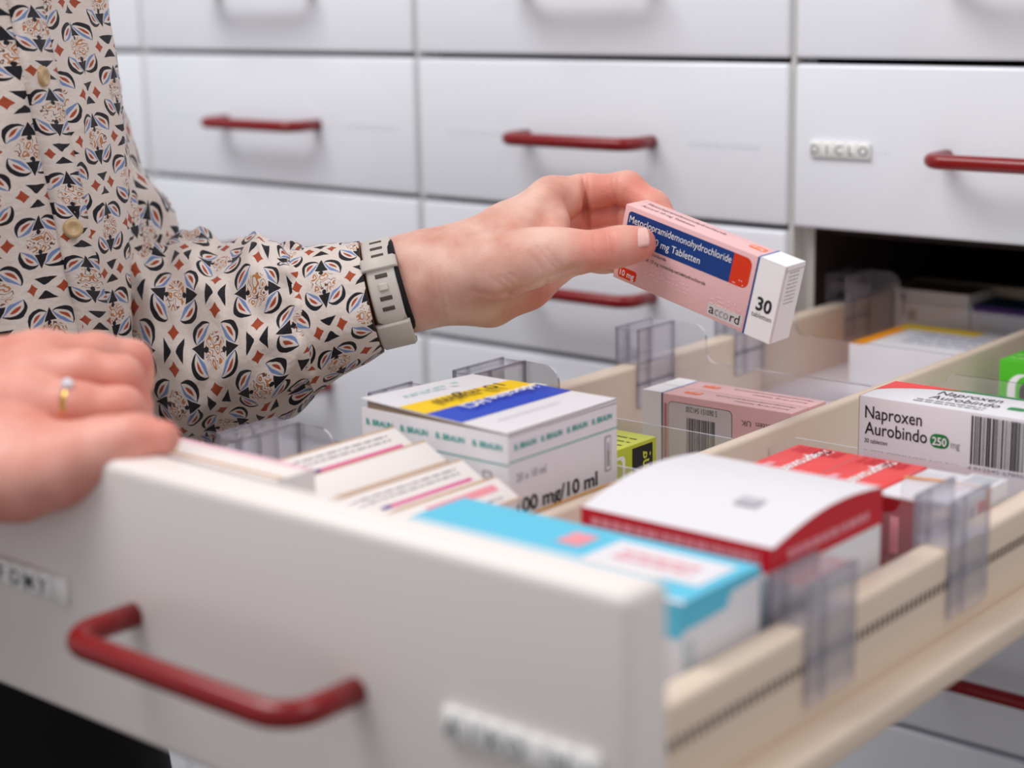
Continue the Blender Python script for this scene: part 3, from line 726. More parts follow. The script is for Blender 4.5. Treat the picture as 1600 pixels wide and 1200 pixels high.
then = fld.chain([J(712, 428, .952, .0150), J(775, 416, .944, .0170), J(835, 402, .939, .0140), J(874, 393, .936, .0112)], .010)
palm = smin(palm, then, .012)
web = fld.chain([J(800, 368, .958, .0105), J(852, 318, .968, .0090), J(868, 345, .962, .0060), J(872, 375, .950, .0065)], .008)
palm = smin(palm, web, .009)
th = fld.chain([J(868, 395, .9365, .0114), J(905, 394, .9335, .0106), J(946, 389, .9305, .0096), J(972, 384.5, .9290, .0097), J(998, 381, .9283, .0094)], .006)
idx_ = fld.chain([J(862, 311, .982, .0122), J(915, 300, .985, .0098), J(980, 294, .980, .0090), J(1022, 322, .968, .0080), J(1048, 356, .958, .0073), J(1058, 385, .954, .0066)], .005)
mid_ = fld.chain([J(862, 345, .996, .0115), J(918, 338, .996, .0096), J(978, 335, .990, .0088), J(1025, 365, .975, .0080), J(1050, 395, .965, .0074), J(1060, 415, .958, .0066)], .005)
rin_ = fld.chain([J(858, 380, 1.000, .0108), J(915, 374, .998, .0092), J(972, 372, .990, .0085), J(1015, 395, .975, .0078), J(1038, 412, .966, .0070)], .005)
lit_ = fld.chain([J(852, 410, .996, .0100), J(900, 404, .990, .0082), J(942, 404, .980, .0076), J(975, 408, .970, .0070), J(1000, 412, .964, .0062)], .005)
fing = np.minimum(np.minimum(idx_, mid_), np.minimum(rin_, lit_))
hand = smin(palm, fing, .006)
hand = smin(hand, th, .008)
AX = lambda a, b: np.array(at(*b)) - np.array(at(*a))
# creases: thumb knuckle, wrist, finger joints, thenar line
for px_, dp in ((929, .0012), (938, .0008), (945, .0014), (957, .0012)):
    hand = fld.groove(hand, at(px_, 384, .921), AX((900, 391, .933), (1000, 378, .928)), .0070, .0010, dp)
for yy in (300, 325, 345): hand = fld.groove(hand, at(914 + (yy - 300) * .06, yy, .978), AX((862, 311, .982), (980, 304, .982)), .010, .0017, .0030)
def score(F, pts, w, depth, zmax=0.022):
    """skin crease drawn along a line on the camera side of the hand"""
    Pl = [fld.loc(at(px_, py_, .945)) for px_, py_ in pts]
    d2 = None
    for a_, b_ in zip(Pl[:-1], Pl[1:]):
        dx, dy = b_[0] - a_[0], b_[1] - a_[1]
        qx, qy = fld.P[..., 0] - a_[0], fld.P[..., 1] - a_[1]
        t_ = np.clip((qx * dx + qy * dy) / (dx * dx + dy * dy), 0, 1)
        dd = (qx - t_ * dx) ** 2 + (qy - t_ * dy) ** 2
        d2 = dd if d2 is None else np.minimum(d2, dd)
    return F + depth * np.exp(-d2 / (w * w)) * (fld.P[..., 2] < zmax)
hand = score(hand, [(742, 456), (770, 462), (800, 456), (840, 441), (877, 426), (898, 421)], .0013, .0016)
hand = score(hand, [(784, 497), (788, 478), (798, 458)], .0011, .0009)
hand = score(hand, [(853, 440), (855, 460)], .0010, .0009)
for ln in ([(825, 400), (849, 429)], [(838, 392), (866, 423)], [(851, 393), (876, 421)], [(770, 438), (790, 452)], [(783, 435), (804, 450)], [(797, 432), (816, 445)]):
    hand = score(hand, ln, .0010, .00045)
for px_ in (962, 958): hand = fld.groove(hand, at(px_, 300, .972), AX((915, 300, .985), (980, 294, .980)), .010, .0010, .0011)
for px_ in (962, 957): hand = fld.groove(hand, at(px_, 342, .982), AX((918, 338, .99), (978, 335, .98)), .010, .0010, .0011)
hand = fld.groove(hand, at(690, 470, .950), AX((650, 450, .96), (720, 440, .96)), .018, .0012, .0006)
hand = fld.groove(hand, at(702, 468, .950), AX((650, 450, .96), (720, 430, .96)), .018, .0012, .0005)
# tendon ridge on the wrist
hand = smin(hand, fld.chain([J(640, 404, .9535, .0045), J(740, 388, .9535, .0055)], .004), .010)
LV, LQ = fld.mesh(hand)
# ------------------------------------------------------------------ right hand resting on the drawer front
CB2 = (np.array(at(0, 660, 0.72), np.float32), CB[1])
fl2 = Field((-0.150, -0.065, -0.055), (0.085, 0.050, 0.075), 0.0011, CB2)
pal2 = fl2.chain([J(-560, 640, .86, .030), J(-330, 650, .800, .026), J(-230, 650, .775, .024)], .01)
pal2 = smin(pal2, fl2.chain([J(-560, 660, .85, .030), J(-330, 690, .790, .025), J(-200, 690, .760, .023)], .01), .012)
for pts in ([J(-220, 620, .790, .0150), J(-60, 575, .785, .0140), J(62, 562, .775, .0115)],
            [J(-220, 640, .775, .0160), J(-60, 600, .765, .0140), J(52, 590, .755, .0118)],
            [J(-220, 665, .760, .0160), J(-60, 645, .745, .0140), J(40, 632, .738, .0118)],
            [J(-220, 700, .745, .0170), J(-70, 705, .730, .0150), J(20, 692, .722, .0118)]):
    pal2 = smin(pal2, fl2.chain(pts, .01), .012)
pal2 = smin(pal2, fl2.chain([J(-200, 730, .735, .017), J(-60, 752, .722, .0180), J(30, 748, .712, .0160), J(95, 736, .706, .0125), J(150, 715, .702, .0100), J(195, 698, .701, .0085)], .01), .012)
f_i = fl2.chain([J(62, 562, .775, .0112), J(150, 553, .782, .0092), J(206, 562, .790, .0084), J(214, 590, .797, .0076), J(214, 640, .800, .0068)], .005)
f_m = fl2.chain([J(52, 590, .755, .0115), J(130, 583, .752, .0098), J(188, 590, .752, .0092), J(206, 635, .760, .0082), J(205, 690, .765, .0072)], .005)
f_r = fl2.chain([J(40, 632, .738, .0115), J(120, 636, .734, .0100), J(190, 640, .734, .0092), J(212, 668, .742, .0080), J(214, 720, .747, .0070)], .005)
f_l = fl2.chain([J(20, 692, .722, .0122), J(105, 705, .712, .0104), J(165, 694, .706, .0094), J(215, 684, .702, .0082), J(254, 684, .700, .0072)], .005)
h2 = smin(pal2, np.minimum(np.minimum(f_i, f_m), np.minimum(f_r, f_l)), .011)
tb2 = fl2.chain([J(-190, 625, .800, .0150), J(-60, 560, .815, .0120), J(60, 552, .815, .0098), J(130, 556, .815, .0080)], .006)
h2 = smin(h2, tb2, .010)
for px_ in (150, 158, 166): h2 = fl2.groove(h2, at(px_, 682, .698), AX((100, 705, .71), (200, 690, .703)), .008, .0008, .0005)
RV, RQ = fl2.mesh(h2)
# ------------------------------------------------------------------ hidden body, coarse, under the clothes
TC = Vector((-0.255, -0.600, 0.0))
SHL = at(-10, -430, 1.088); SHR = Vector((-0.265, -0.775, 0.235))
ELL = at(150, 520, 1.112); ELR = Vector((-0.235, -0.865, 0.000))
fl3 = Field((-0.45, -0.97, -0.36), (0.06, -0.28, 0.42), 0.010)
bd = fl3.chain([((-0.255, -0.64, -0.30), .085), ((-0.255, -0.64, -0.10), .075), ((-0.260, -0.65, 0.14), .080)], .05)
bd = smin(bd, fl3.chain([((-0.255, -0.56, -0.30), .085), ((-0.255, -0.56, -0.10), .070), ((-0.260, -0.56, 0.14), .080)], .05), .05)
bd = smin(bd, fl3.chain([(SHL, .045), ((-0.265, -0.605, 0.27), .055), (SHR, .045)], .03), .05)
bd = smin(bd, fl3.chain([((-0.262, -0.605, 0.25), .052), ((-0.250, -0.605, 0.40), .048)], .02), .03)
bd = smin(bd, fl3.chain([(SHL, .034), (ELL, .028)], .02), .03); bd = smin(bd, fl3.chain([(ELL, .028), (at(430, 482, 1.009), .0275)], .02), .02)
bd = smin(bd, fl3.chain([(SHR, .045), (ELR, .036)], .02), .03); bd = smin(bd, fl3.chain([(ELR, .036), (at(-400, 655, .815), .0260)], .02), .02)
BV, BQ = fl3.mesh(bd)
SKIN = bpy.data.materials.new('skin'); SKIN.use_nodes = True
nt = SKIN.node_tree; b = nt.nodes['Principled BSDF']
tc = nt.nodes.new('ShaderNodeTexCoord')
n1 = nt.nodes.new('ShaderNodeTexNoise'); n1.inputs['Scale'].default_value = 45; n1.inputs['Detail'].default_value = 4
n2 = nt.nodes.new('ShaderNodeTexVoronoi'); n2.inputs['Scale'].default_value = 900
n3 = nt.nodes.new('ShaderNodeTexNoise'); n3.inputs['Scale'].default_value = 260; n3.inputs['Detail'].default_value = 3
for q in (n1, n2, n3): nt.links.new(tc.outputs['Object'], q.inputs['Vector'])
cr = nt.nodes.new('ShaderNodeValToRGB'); nt.links.new(n1.outputs['Fac'], cr.inputs[0])
cr.color_ramp.elements[0].position = 0.32; cr.color_ramp.elements[0].color = (*rgb(216, 154, 136), 1)
cr.color_ramp.elements[1].position = 0.68; cr.color_ramp.elements[1].color = (*rgb(238, 196, 180), 1)
fa = nt.nodes.new('ShaderNodeAttribute'); fa.attribute_name = 'flush_and_shade'
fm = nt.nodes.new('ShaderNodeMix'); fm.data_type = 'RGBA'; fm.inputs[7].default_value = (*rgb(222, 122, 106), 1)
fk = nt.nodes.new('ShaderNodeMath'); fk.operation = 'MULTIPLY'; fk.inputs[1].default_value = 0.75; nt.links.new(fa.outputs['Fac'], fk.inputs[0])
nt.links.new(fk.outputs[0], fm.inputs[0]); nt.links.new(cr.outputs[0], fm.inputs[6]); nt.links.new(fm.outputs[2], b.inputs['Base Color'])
b.inputs['Roughness'].default_value = 0.48; b.inputs['Specular IOR Level'].default_value = 0.35
b.inputs['Subsurface Weight'].default_value = 0.25; b.inputs['Subsurface Scale'].default_value = 0.006; b.inputs['Subsurface Radius'].default_value = (1.0, 0.35, 0.2)
ad = nt.nodes.new('ShaderNodeMath'); ad.operation = 'ADD'; nt.links.new(n2.outputs['Distance'], ad.inputs[0]); nt.links.new(n3.outputs['Fac'], ad.inputs[1])
bp = nt.nodes.new('ShaderNodeBump'); bp.inputs['Strength'].default_value = 0.16; bp.inputs['Distance'].default_value = 0.0006
nt.links.new(ad.outputs[0], bp.inputs['Height']); nt.links.new(bp.outputs['Normal'], b.inputs['Normal'])
person = empty('person', (-0.255, -0.600, FLOOR_Z))
tag(person, 'person in a patterned blouse and black trousers reaching over the open drawer', 'person')
off = np.array([-0.255, -0.600, FLOOR_Z])
V = np.concatenate([LV, RV, BV]) - off
Q = np.concatenate([LQ, RQ + len(LV), BQ + len(LV) + len(RV)])
me = bpy.data.meshes.new('body')
me.vertices.add(len(V)); me.vertices.foreach_set('co', V.astype(np.float32).ravel())
me.loops.add(len(Q) * 4); me.loops.foreach_set('vertex_index', Q.astype(np.int32).ravel())
me.polygons.add(len(Q)); me.polygons.foreach_set('loop_start', np.arange(len(Q), dtype=np.int32) * 4)
me.update(calc_edges=True); me.validate(); me.shade_smooth(); me.materials.append(SKIN)
fl_pts = [at(940, 300, .975), at(1000, 300, .97), at(935, 340, .985), at(1010, 385, .925), at(1040, 350, .96), at(945, 385, .925), at(215, 570, .785), at(200, 600, .75), at(205, 645, .735), at(245, 685, .70), at(835, 470, .975)]
fv = np.zeros(len(V), np.float32); fv[len(LV):] = 0.6  # right hand's weaker light coloured in as an even, darker redness
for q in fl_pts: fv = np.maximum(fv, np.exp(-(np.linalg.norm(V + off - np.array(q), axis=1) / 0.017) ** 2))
at_ = me.attributes.new('flush_and_shade', 'FLOAT', 'POINT'); at_.data.foreach_set('value', fv.astype(np.float32))
body = link(bpy.data.objects.new('body', me), person)
sm = body.modifiers.new('relax', 'SMOOTH'); sm.factor = 0.4; sm.iterations = 2
def rel(p): return Vector(p) - Vector(off)
# thumb nail
def nail(cpx, cpy, d, along, across, out, hl, hw, rad, parent, c0=None):
    V_, F_ = [], []
    nu, nv = 8, 8
    for i in range(nu + 1):
        for j in range(nv + 1):
            u, v = -1 + 2 * i / nu, -1 + 2 * j / nv
            uu = u * (1 - 0.22 * abs(v) ** 3)
            a = v * hw / rad
            V_.append(rel(c0 + along * (uu * hl) + across * (math.sin(a) * rad) + out * ((math.cos(a) - 1) * rad + 0.0004 - 0.0004 * u * u)))
    for i in range(nu):
        for j in range(nv):
            F_.append((i * (nv + 1) + j, (i + 1) * (nv + 1) + j, (i + 1) * (nv + 1) + j + 1, i * (nv + 1) + j + 1))
    o = obj('nail', V_, F_, mat('fingernail', rgb(240, 188, 180), 0.22, 0.5, coat=0.3), parent, True)
    so = o.modifiers.new('thick', 'SOLIDIFY'); so.thickness = 0.0008; so.offset = -1
    return o
al = (Vector(at(1004, 378, .9283)) - Vector(at(975, 384, .9290))).normalized()
outd = (-FWD * 0.92 + UP * 0.38).normalized(); outd = (outd - al * outd.dot(al)).normalized()
nc = Vector(at(1000, 381.5, .9283)) + outd * .0095
nail(0, 0, 0, al, outd.cross(al), outd, .0056, .0062, .0094, body, nc)
# ------------------------------------------------------------------ blouse fabric
class N_:
    """tiny expression builder for shader math"""
    nt = None
    def __init__(s, v): s.v = v
    @staticmethod
    def op(kind, *a):
        n = N_.nt.nodes.new('ShaderNodeMath'); n.operation = kind
        for i, x in enumerate(a):
            x = x.v if isinstance(x, N_) else x
            if isinstance(x, (int, float)): n.inputs[i].default_value = x
            else: N_.nt.links.new(x, n.inputs[i])
        return N_(n.outputs[0])
    def __add__(s, o): return N_.op('ADD', s, o)
    def __radd__(s, o): return N_.op('ADD', o, s)
    def __sub__(s, o): return N_.op('SUBTRACT', s, o)
    def __rsub__(s, o): return N_.op('SUBTRACT', o, s)
    def __mul__(s, o): return N_.op('MULTIPLY', s, o)
    def __rmul__(s, o): return N_.op('MULTIPLY', o, s)
    def __lt__(s, o): return N_.op('LESS_THAN', s, o)
    def __gt__(s, o): return N_.op('GREATER_THAN', s, o)
    def abs(s): return N_.op('ABSOLUTE', s)
    def fract(s): return N_.op('FRACT', s)
def blouse_material(period=0.046):
    m = bpy.data.materials.new('printed_blouse_cloth'); m.use_nodes = True
    nt = m.node_tree; N_.nt = nt; b = nt.nodes['Principled BSDF']
    uv = nt.nodes.new('ShaderNodeUVMap'); uv.uv_map = 'UVMap'
    wob = nt.nodes.new('ShaderNodeTexNoise'); wob.inputs['Scale'].default_value = 110; wob.inputs['Detail'].default_value = 2
    nt.links.new(uv.outputs[0], wob.inputs['Vector'])
    sp = nt.nodes.new('ShaderNodeSeparateXYZ'); nt.links.new(uv.outputs[0], sp.inputs[0])
    ws = nt.nodes.new('ShaderNodeSeparateColor'); nt.links.new(wob.outputs['Color'], ws.inputs[0])
    U = N_(sp.outputs[0]) * (1 / period) + (N_(ws.outputs[0]) - 0.5) * 0.05
    Vv = N_(sp.outputs[1]) * (1 / period) + (N_(ws.outputs[1]) - 0.5) * 0.05
    x = (U.fract() - 0.5).abs(); y = (Vv.fract() - 0.5).abs()
    fo = (x + y) > 0.5
    x, y = x + fo * (0.5 - 2 * x), y + fo * (0.5 - 2 * y)
    rr = N_.op('SQRT', x * x + y * y); ph = N_.op('ARCTAN2', x, y)
    col = None
    def rgbn(c):
        n = nt.nodes.new('ShaderNodeRGB'); n.outputs[0].default_value = (*c, 1); return n.outputs[0]
    def over(base, mask, c):
        n = nt.nodes.new('ShaderNodeMix'); n.data_type = 'RGBA'
        nt.links.new(mask.v, n.inputs[0]); nt.links.new(base, n.inputs[6]); nt.links.new(rgbn(c), n.inputs[7])
        return n.outputs[2]
    BK, RU, BL, TA = rgb(20, 18, 28), rgb(170, 72, 40), rgb(116, 140, 188), rgb(186, 122, 76)
    col = rgbn(rgb(226, 213, 205))
    # scribble in the middle of each medallion, drawn as noise contours
    cn = nt.nodes.new('ShaderNodeTexNoise'); cn.inputs['Scale'].default_value = 190; cn.inputs['Detail'].default_value = 1
    nt.links.new(uv.outputs[0], cn.inputs['Vector'])
    cnt_ = ((N_(cn.outputs['Fac']) * 4.0).fract() - 0.5).abs()
    sc = (x * x * 0.55 + y * y) < 0.0150
    col = over(col, sc * (cnt_ < 0.13), TA)
    col = over(col, sc * (cnt_ > 0.45), rgb(112, 62, 46))
    # eye-shaped petals: black outer arc, blue inner arc, rust leaf between
    t1 = (ph - 0.70) * (1 / 0.56); e1 = 1 - t1 * t1; t2 = t1 * t1 * 4.0
    col = over(col, ((rr - e1 * 0.062 - 0.245).abs() < (e1 * 0.019 + 0.005)) * (e1 > 0), BK)
    col = over(col, ((rr + e1 * 0.058 - 0.245).abs() < (e1 * 0.015 + 0.003)) * (e1 > 0), BL)
    col = over(col, ((rr - 0.243).abs() < (1 - t2) * 0.017), RU)
    # triangle inside the medallion and the dot under it
    col = over(col, (y > 0.135) * (y < 0.290) * (x < (0.290 - y) * 0.52), BK)
    col = over(col, (x * x + (y - 0.112) * (y - 0.112)) < 0.0007, BK)
    # hourglass triangles between medallions
    q = 0.5 - y
    col = over(col, (q > 0.030) * (q < 0.118) * (x < (q - 0.022) * 1.15), BK)
    # rust diamonds with hollow sides
    dx = (x - 0.345).abs()
    col = over(col, (dx + y + dx * y * 9) < 0.072, RU)
    nt.links.new(col, b.inputs['Base Color'])
    b.inputs['Roughness'].default_value = 0.62; b.inputs['Specular IOR Level'].default_value = 0.3
    b.inputs['Sheen Weight'].default_value = 0.1
    n4 = nt.nodes.new('ShaderNodeTexNoise'); n4.inputs['Scale'].default_value = 320; n4.inputs['Detail'].default_value = 3
    nt.links.new(uv.outputs[0], n4.inputs['Vector'])
    bp = nt.nodes.new('ShaderNodeBump'); bp.inputs['Strength'].default_value = 0.5; bp.inputs['Distance'].default_value = 0.0012
    nt.links.new(n4.outputs['Fac'], bp.inputs['Height']); nt.links.new(bp.outputs['Normal'], b.inputs['Normal'])
    return m
CLOTH = blouse_material()
def grid_mesh(name, rings, uvs, m, parent, closed=True, caps=True):
    """rings: list of equal point lists (world); uvs alike, with one more uv column when closed"""
    nr, n = len(rings), len(rings[0])
    V_ = [rel(p) for r_ in rings for p in r_]
    F_, UV_ = [], []
    for i in range(nr - 1):
        for k in range(n if closed else n - 1):
            k2 = (k + 1) % n
            F_.append((i * n + k, i * n + k2, (i + 1) * n + k2, (i + 1) * n + k))
            UV_ += [uvs[i][k], uvs[i][k + 1], uvs[i + 1][k + 1], uvs[i + 1][k]]
    if caps:
        F_.append(tuple(range(n))[::-1]); UV_ += [(0, 0)] * n
        F_.append(tuple(range((nr - 1) * n, nr * n))); UV_ += [(0, 0)] * n
    o = obj(name, V_, F_, m, parent, True)
    ul = o.data.uv_layers.new(name='UVMap')
    ul.data.foreach_set('uv', np.array(UV_, np.float32).ravel())
    return o
def cat(P, t):
    """Catmull-Rom through list P of numpy rows at t in [0, len-1]"""
    n = len(P); i = min(int(t), n - 2); f = t - i
    p0, p1, p2, p3 = P[max(i - 1, 0)], P[i], P[i + 1], P[min(i + 2, n - 1)]
    return 0.5 * ((2 * p1) + (-p0 + p2) * f + (2 * p0 - 5 * p1 + 4 * p2 - p3) * f * f + (-p0 + 3 * p1 - 3 * p2 + p3) * f ** 3)
def sleeve(name, secs, depth_dir, wr, nseg=90, nlen=90, seed=0.0, parent=None, step=lambda t: 0.0, swap=True):
    """secs rows: top xyz, bottom xyz, half depth"""
    A_ = [np.array(list(a) + list(b_) + [h_]) for a, b_, h_ in secs]
    rings, uvs, v = [], [], 0.0; prev = None
    cm = np.mean([np.linalg.norm(r_[:3] - r_[3:6]) for r_ in A_])
    per = math.pi * (cm / 2 + np.mean([r_[6] for r_ in A_]))
    for i in range(nlen + 1):
        t = i / nlen * (len(A_) - 1); q = cat(A_, t)
        top, bot, hd = Vector(q[:3]), Vector(q[3:6]), q[6]
        c_ = (top + bot) / 2; e1 = (top - bot) / 2
        if prev is not None: v += (c_ - prev).length
        prev = c_
        ring, uvr = [], []
        for k in range(nseg + 1):
            th_ = math.pi / 2 + 2 * math.pi * k / nseg
            p = c_ + e1 * math.cos(th_) + depth_dir * (hd * math.sin(th_))
            nn = (e1.normalized() * math.cos(th_) + depth_dir * math.sin(th_))
            u_ = k / nseg * per
            w_ = wr(i / nlen, k / nseg)
            fold = noise.noise(Vector((math.cos(th_) * 1.6 + seed, math.sin(th_) * 1.6, v * 22))) * 0.0095 + noise.noise(Vector((math.cos(th_) * 3.2, math.sin(th_) * 3.2 + seed, v * 55))) * 0.0042 \
                + (0.5 - abs(noise.noise(Vector((math.cos(th_) * 1.1 + v * 9, math.sin(th_) * 1.1 + seed, v * 14))))) ** 3 * 0.034
            p = p + nn * (fold * w_ + step(i / nlen))
            if k < nseg: ring.append(p)
            uvr.append((v * 0.9 if swap else u_ * 0.9, u_ * 0.9 if swap else v * 0.62))
        rings.append(ring); uvs.append(uvr)
    return grid_mesh(name, rings, uvs, CLOTH, parent)
def S(x0, y0, x1, y1, d, hd): return (at(x0, y0, d), at(x1, y1, d), hd)
# torso
def proj(p):
    d = Vector(p) - CAM; z = d.dot(FWD); return 800 + F_PX * d.dot(RIGHT) / z, 600 - F_PX * d.dot(UP) / z
sil = [(-900, 60, .05, .10), (-800, 66, .08, .14), (-650, 92, .105, .165), (-400, 120, .118, .165), (-150, 136, .122, .160), (0, 150, .122, .158), (60, 162, .120, .156), (170, 186, .117, .153), (250, 200, .115, .151), (400, 220, .113, .150), (550, 231, .115, .152), (680, 241, .118, .155), (800, 246, .120, .157), (900, 246, .122, .158)]
rows = []
RH = Vector((RIGHT.x, RIGHT.y, 0)).normalized()
for py, px, rx, ry in sil:
    z = at(px, py, 1.0).z; cc = Vector((TC.x, TC.y, z))
    for it in range(8):
        m_ = max(proj(cc + Vector((rx * math.cos(a_ * math.pi / 60), ry * math.sin(a_ * math.pi / 60), 0)))[0] for a_ in range(120))
        cc += RH * ((px - m_) / F_PX)
    rows.append(np.array([cc.x, cc.y, cc.z, rx, ry]))
rings, uvs = [], []
nl, ns = 110, 150; v = 0; prevz = None
for i in range(nl + 1):
    q = cat(rows, i / nl * (len(rows) - 1))
    if prevz is not None: v += abs(q[2] - prevz)
    prevz = q[2]; ring, uvr = [], []
    for k in range(ns + 1):
        a_ = math.pi + 2 * math.pi * k / ns
        nn = Vector((math.cos(a_), math.sin(a_), 0))
        fold = noise.noise(Vector((a_ * 3.0 + v * 3, v * 5, 2.0))) * 0.009 + noise.noise(Vector((a_ * 8 + v * 10, v * 12, 5.0))) * 0.0045 + (0.5 - abs(noise.noise(Vector((a_ * 5 + v * 16, v * 7, 9.0))))) ** 3 * 0.020
        p = Vector((q[0] + q[3] * math.cos(a_), q[1] + q[4] * math.sin(a_), q[2])) + nn * fold
        if k < ns: ring.append(p)
        uvr.append((k / ns * 0.70, -v * 0.92))
    rings.append(ring); uvs.append(uvr)
blouse = grid_mesh('blouse', rings[::-1], uvs[::-1], CLOTH, person)
blouse['label'] = 'cream blouse with small black, rust and blue geometric print'
# left sleeve: forearm with cuff, then upper arm
fore = [S(562, 379, 599, 549, .968, .030), S(540, 380, 572, 566, .972, .033), S(512, 384, 540, 582, .977, .036), S(470, 378, 490, 618, .990, .042), S(420, 379, 428, 658, 1.008, .048),
        S(360, 376, 366, 686, 1.034, .053), S(300, 372, 302, 694, 1.060, .056), S(240, 362, 240, 700, 1.085, .058), S(180, 372, 178, 690, 1.105, .055), S(140, 420, 138, 650, 1.115, .040)]
cuff = [S(562, 379, 599, 549, .968, .031), S(540, 381, 574, 566, .971, .034), S(512, 384, 545, 582, .976, .036), S(478, 386, 512, 602, .984, .038), S(458, 388, 494, 616, .988, .039)]
sleeve('cuff', cuff, FWD, lambda t, k: 0.18, 90, 40, 1.7, blouse)
fore[0] = S(470, 384, 506, 604, .986, .0375); fore[1] = S(462, 383, 498, 612, .988, .0400); fore[2] = S(452, 378, 484, 624, .992, .0430); fore[3] = S(440, 376, 456, 645, .999, .0450)
fore.pop(4); fore.insert(4, S(405, 378, 412, 666, 1.015, .0490))
sleeve('sleeve', fore, FWD, lambda t, k: 0.30 + 0.85 * min(1.0, t / 0.15), 110, 120, 3.1, blouse, swap=False)
upper = [S(95, 560, 258, 560, 1.10, .045), S(92, 470, 262, 470, 1.10, .052), S(88, 410, 264, 405, 1.10, .055), S(84, 365, 272, 365, 1.10, .056), S(78, 330, 268, 322, 1.10, .056), S(70, 296, 244, 290, 1.098, .055),
         S(58, 262, 214, 256, 1.096, .054), S(44, 200, 194, 195, 1.094, .052), S(20, 100, 172, 95, 1.092, .053), S(-10, 0, 152, 0, 1.09, .055), S(-40, -150, 150, -150, 1.088, .060), S(-70, -350, 130, -350, 1.085, .065),
         S(-90, -520, 110, -500, 1.082, .066), S(-90, -640, 60, -600, 1.08, .05)]
sleeve('sleeve', upper, FWD, lambda t, k: 0.75, 80, 110, 8.4, blouse, swap=False)
# right sleeve, off to the left of the frame
def round_sleeve(name, path, radii, parent, nseg=60, nlen=70):
    A_ = [np.array(list(p) + [r_]) for p, r_ in zip(path, radii)]
    rings, uvs, v, prev, nrm = [], [], 0.0, None, None
    for i in range(nlen + 1):
        t = i / nlen * (len(A_) - 1); q = cat(A_, t); q2 = cat(A_, min(t + 0.02, len(A_) - 1)); q0 = cat(A_, max(t - 0.02, 0))
        c_ = Vector(q[:3]); d_ = Vector(q2[:3] - q0[:3]).normalized()
        if prev is not None: v += (c_ - prev).length
        prev = c_
        nrm = d_.orthogonal().normalized() if nrm is None else (nrm - d_ * nrm.dot(d_)).normalized()
        bi = d_.cross(nrm); ring, uvr = [], []
        for k in range(nseg + 1):
            a_ = 2 * math.pi * k / nseg
            n_ = nrm * math.cos(a_) + bi * math.sin(a_)
            fold = noise.noise(Vector((math.cos(a_) * 1.5, math.sin(a_) * 1.5 + 4, v * 22))) * 0.006
            if k < nseg: ring.append(c_ + n_ * (q[3] + fold))
            uvr.append((k / nseg * 0.30, v))
        rings.append(ring); uvs.append(uvr)
    return grid_mesh(name, rings, uvs, CLOTH, parent)
round_sleeve('sleeve', [at(-345, 662, .802), at(-430, 657, .826), (Vector(at(-430, 657, .826)) + ELR) / 2, ELR + Vector((0, 0, -0.005)), Vector((-0.252, -0.835, 0.09)), Vector((-0.265, -0.795, 0.19)), Vector((-0.266, -0.735, 0.255))],
             [.036, .043, .050, .055, .060, .064, .060], blouse)
# placket with buttons, laid on the torso by casting rays at it
from mathutils.bvhtree import BVHTree
dg = bpy.context.evaluated_depsgraph_get()
bv = BVHTree.FromObject(blouse, dg); bo = Vector(off)
def hit(px, py):
    o_ = CAM - bo; d_ = (FWD + RIGHT * ((px - 800) / F_PX) + UP * ((600 - py) / F_PX)).normalized()
    r_ = bv.ray_cast(o_, d_)
    return (r_[0] + bo, r_[1] if r_[1].dot(d_) < 0 else -r_[1]) if r_[0] else (None, None)
def pline(py): return 36 + (py + 0) * 0.215
pr_, pu = [], []
for i in range(46):
    py = -20 + i * 15; row_, ru = [], []
    for j, o_ in enumerate((-26, -25, -12, 0, 12, 25, 26)):
        p, n_ = hit(pline(py) + o_, py)
        if p is None: row_ = None; break
        row_.append(p + n_ * (0.0020 if 0 < j < 6 else -0.001)); ru.append(((o_ + 26) * 0.00034 + 0.012, -i * 0.0053))
    if row_: pr_.append(row_); pu.append(ru)
if len(pr_) > 2:
    plk = grid_mesh('placket', pr_, pu, CLOTH, blouse, closed=False, caps=False)
BTN = mat('button_shell', rgb(196, 164, 120), 0.3, 0.5, coat=0.3, vary=0.15)
for px, py in ((60, 120), (112, 358), (10, -110), (150, 590)):
    p, n_ = hit(px, py)
    if p is None: continue
    bm = bmesh.new()
    rot_ = n_.to_track_quat('Z', 'Y').to_matrix().to_4x4()
    prof = [(0.0, 0.0022), (0.0022, 0.0022), (0.0030, 0.0030), (0.0045, 0.0032), (0.0054, 0.0024), (0.0056, 0.0)]
    vs = []
    for r_, z_ in prof:
        vs.append([bm.verts.new((r_ * math.cos(2 * math.pi * k / 20), r_ * math.sin(2 * math.pi * k / 20), z_)) for k in range(20)] if r_ > 0 else [bm.verts.new((0, 0, z_))])
    for i in range(len(vs) - 1):
        for k in range(20):
            if len(vs[i]) == 1: bm.faces.new((vs[0][0], vs[1][k], vs[1][(k + 1) % 20]))
            else: bm.faces.new((vs[i][k], vs[i + 1][k], vs[i + 1][(k + 1) % 20], vs[i][(k + 1) % 20]))
    o = bmobj('button', bm, BTN, blouse, True); o.matrix_local = Matrix.Translation(rel(p + n_ * 0.0015)) @ rot_
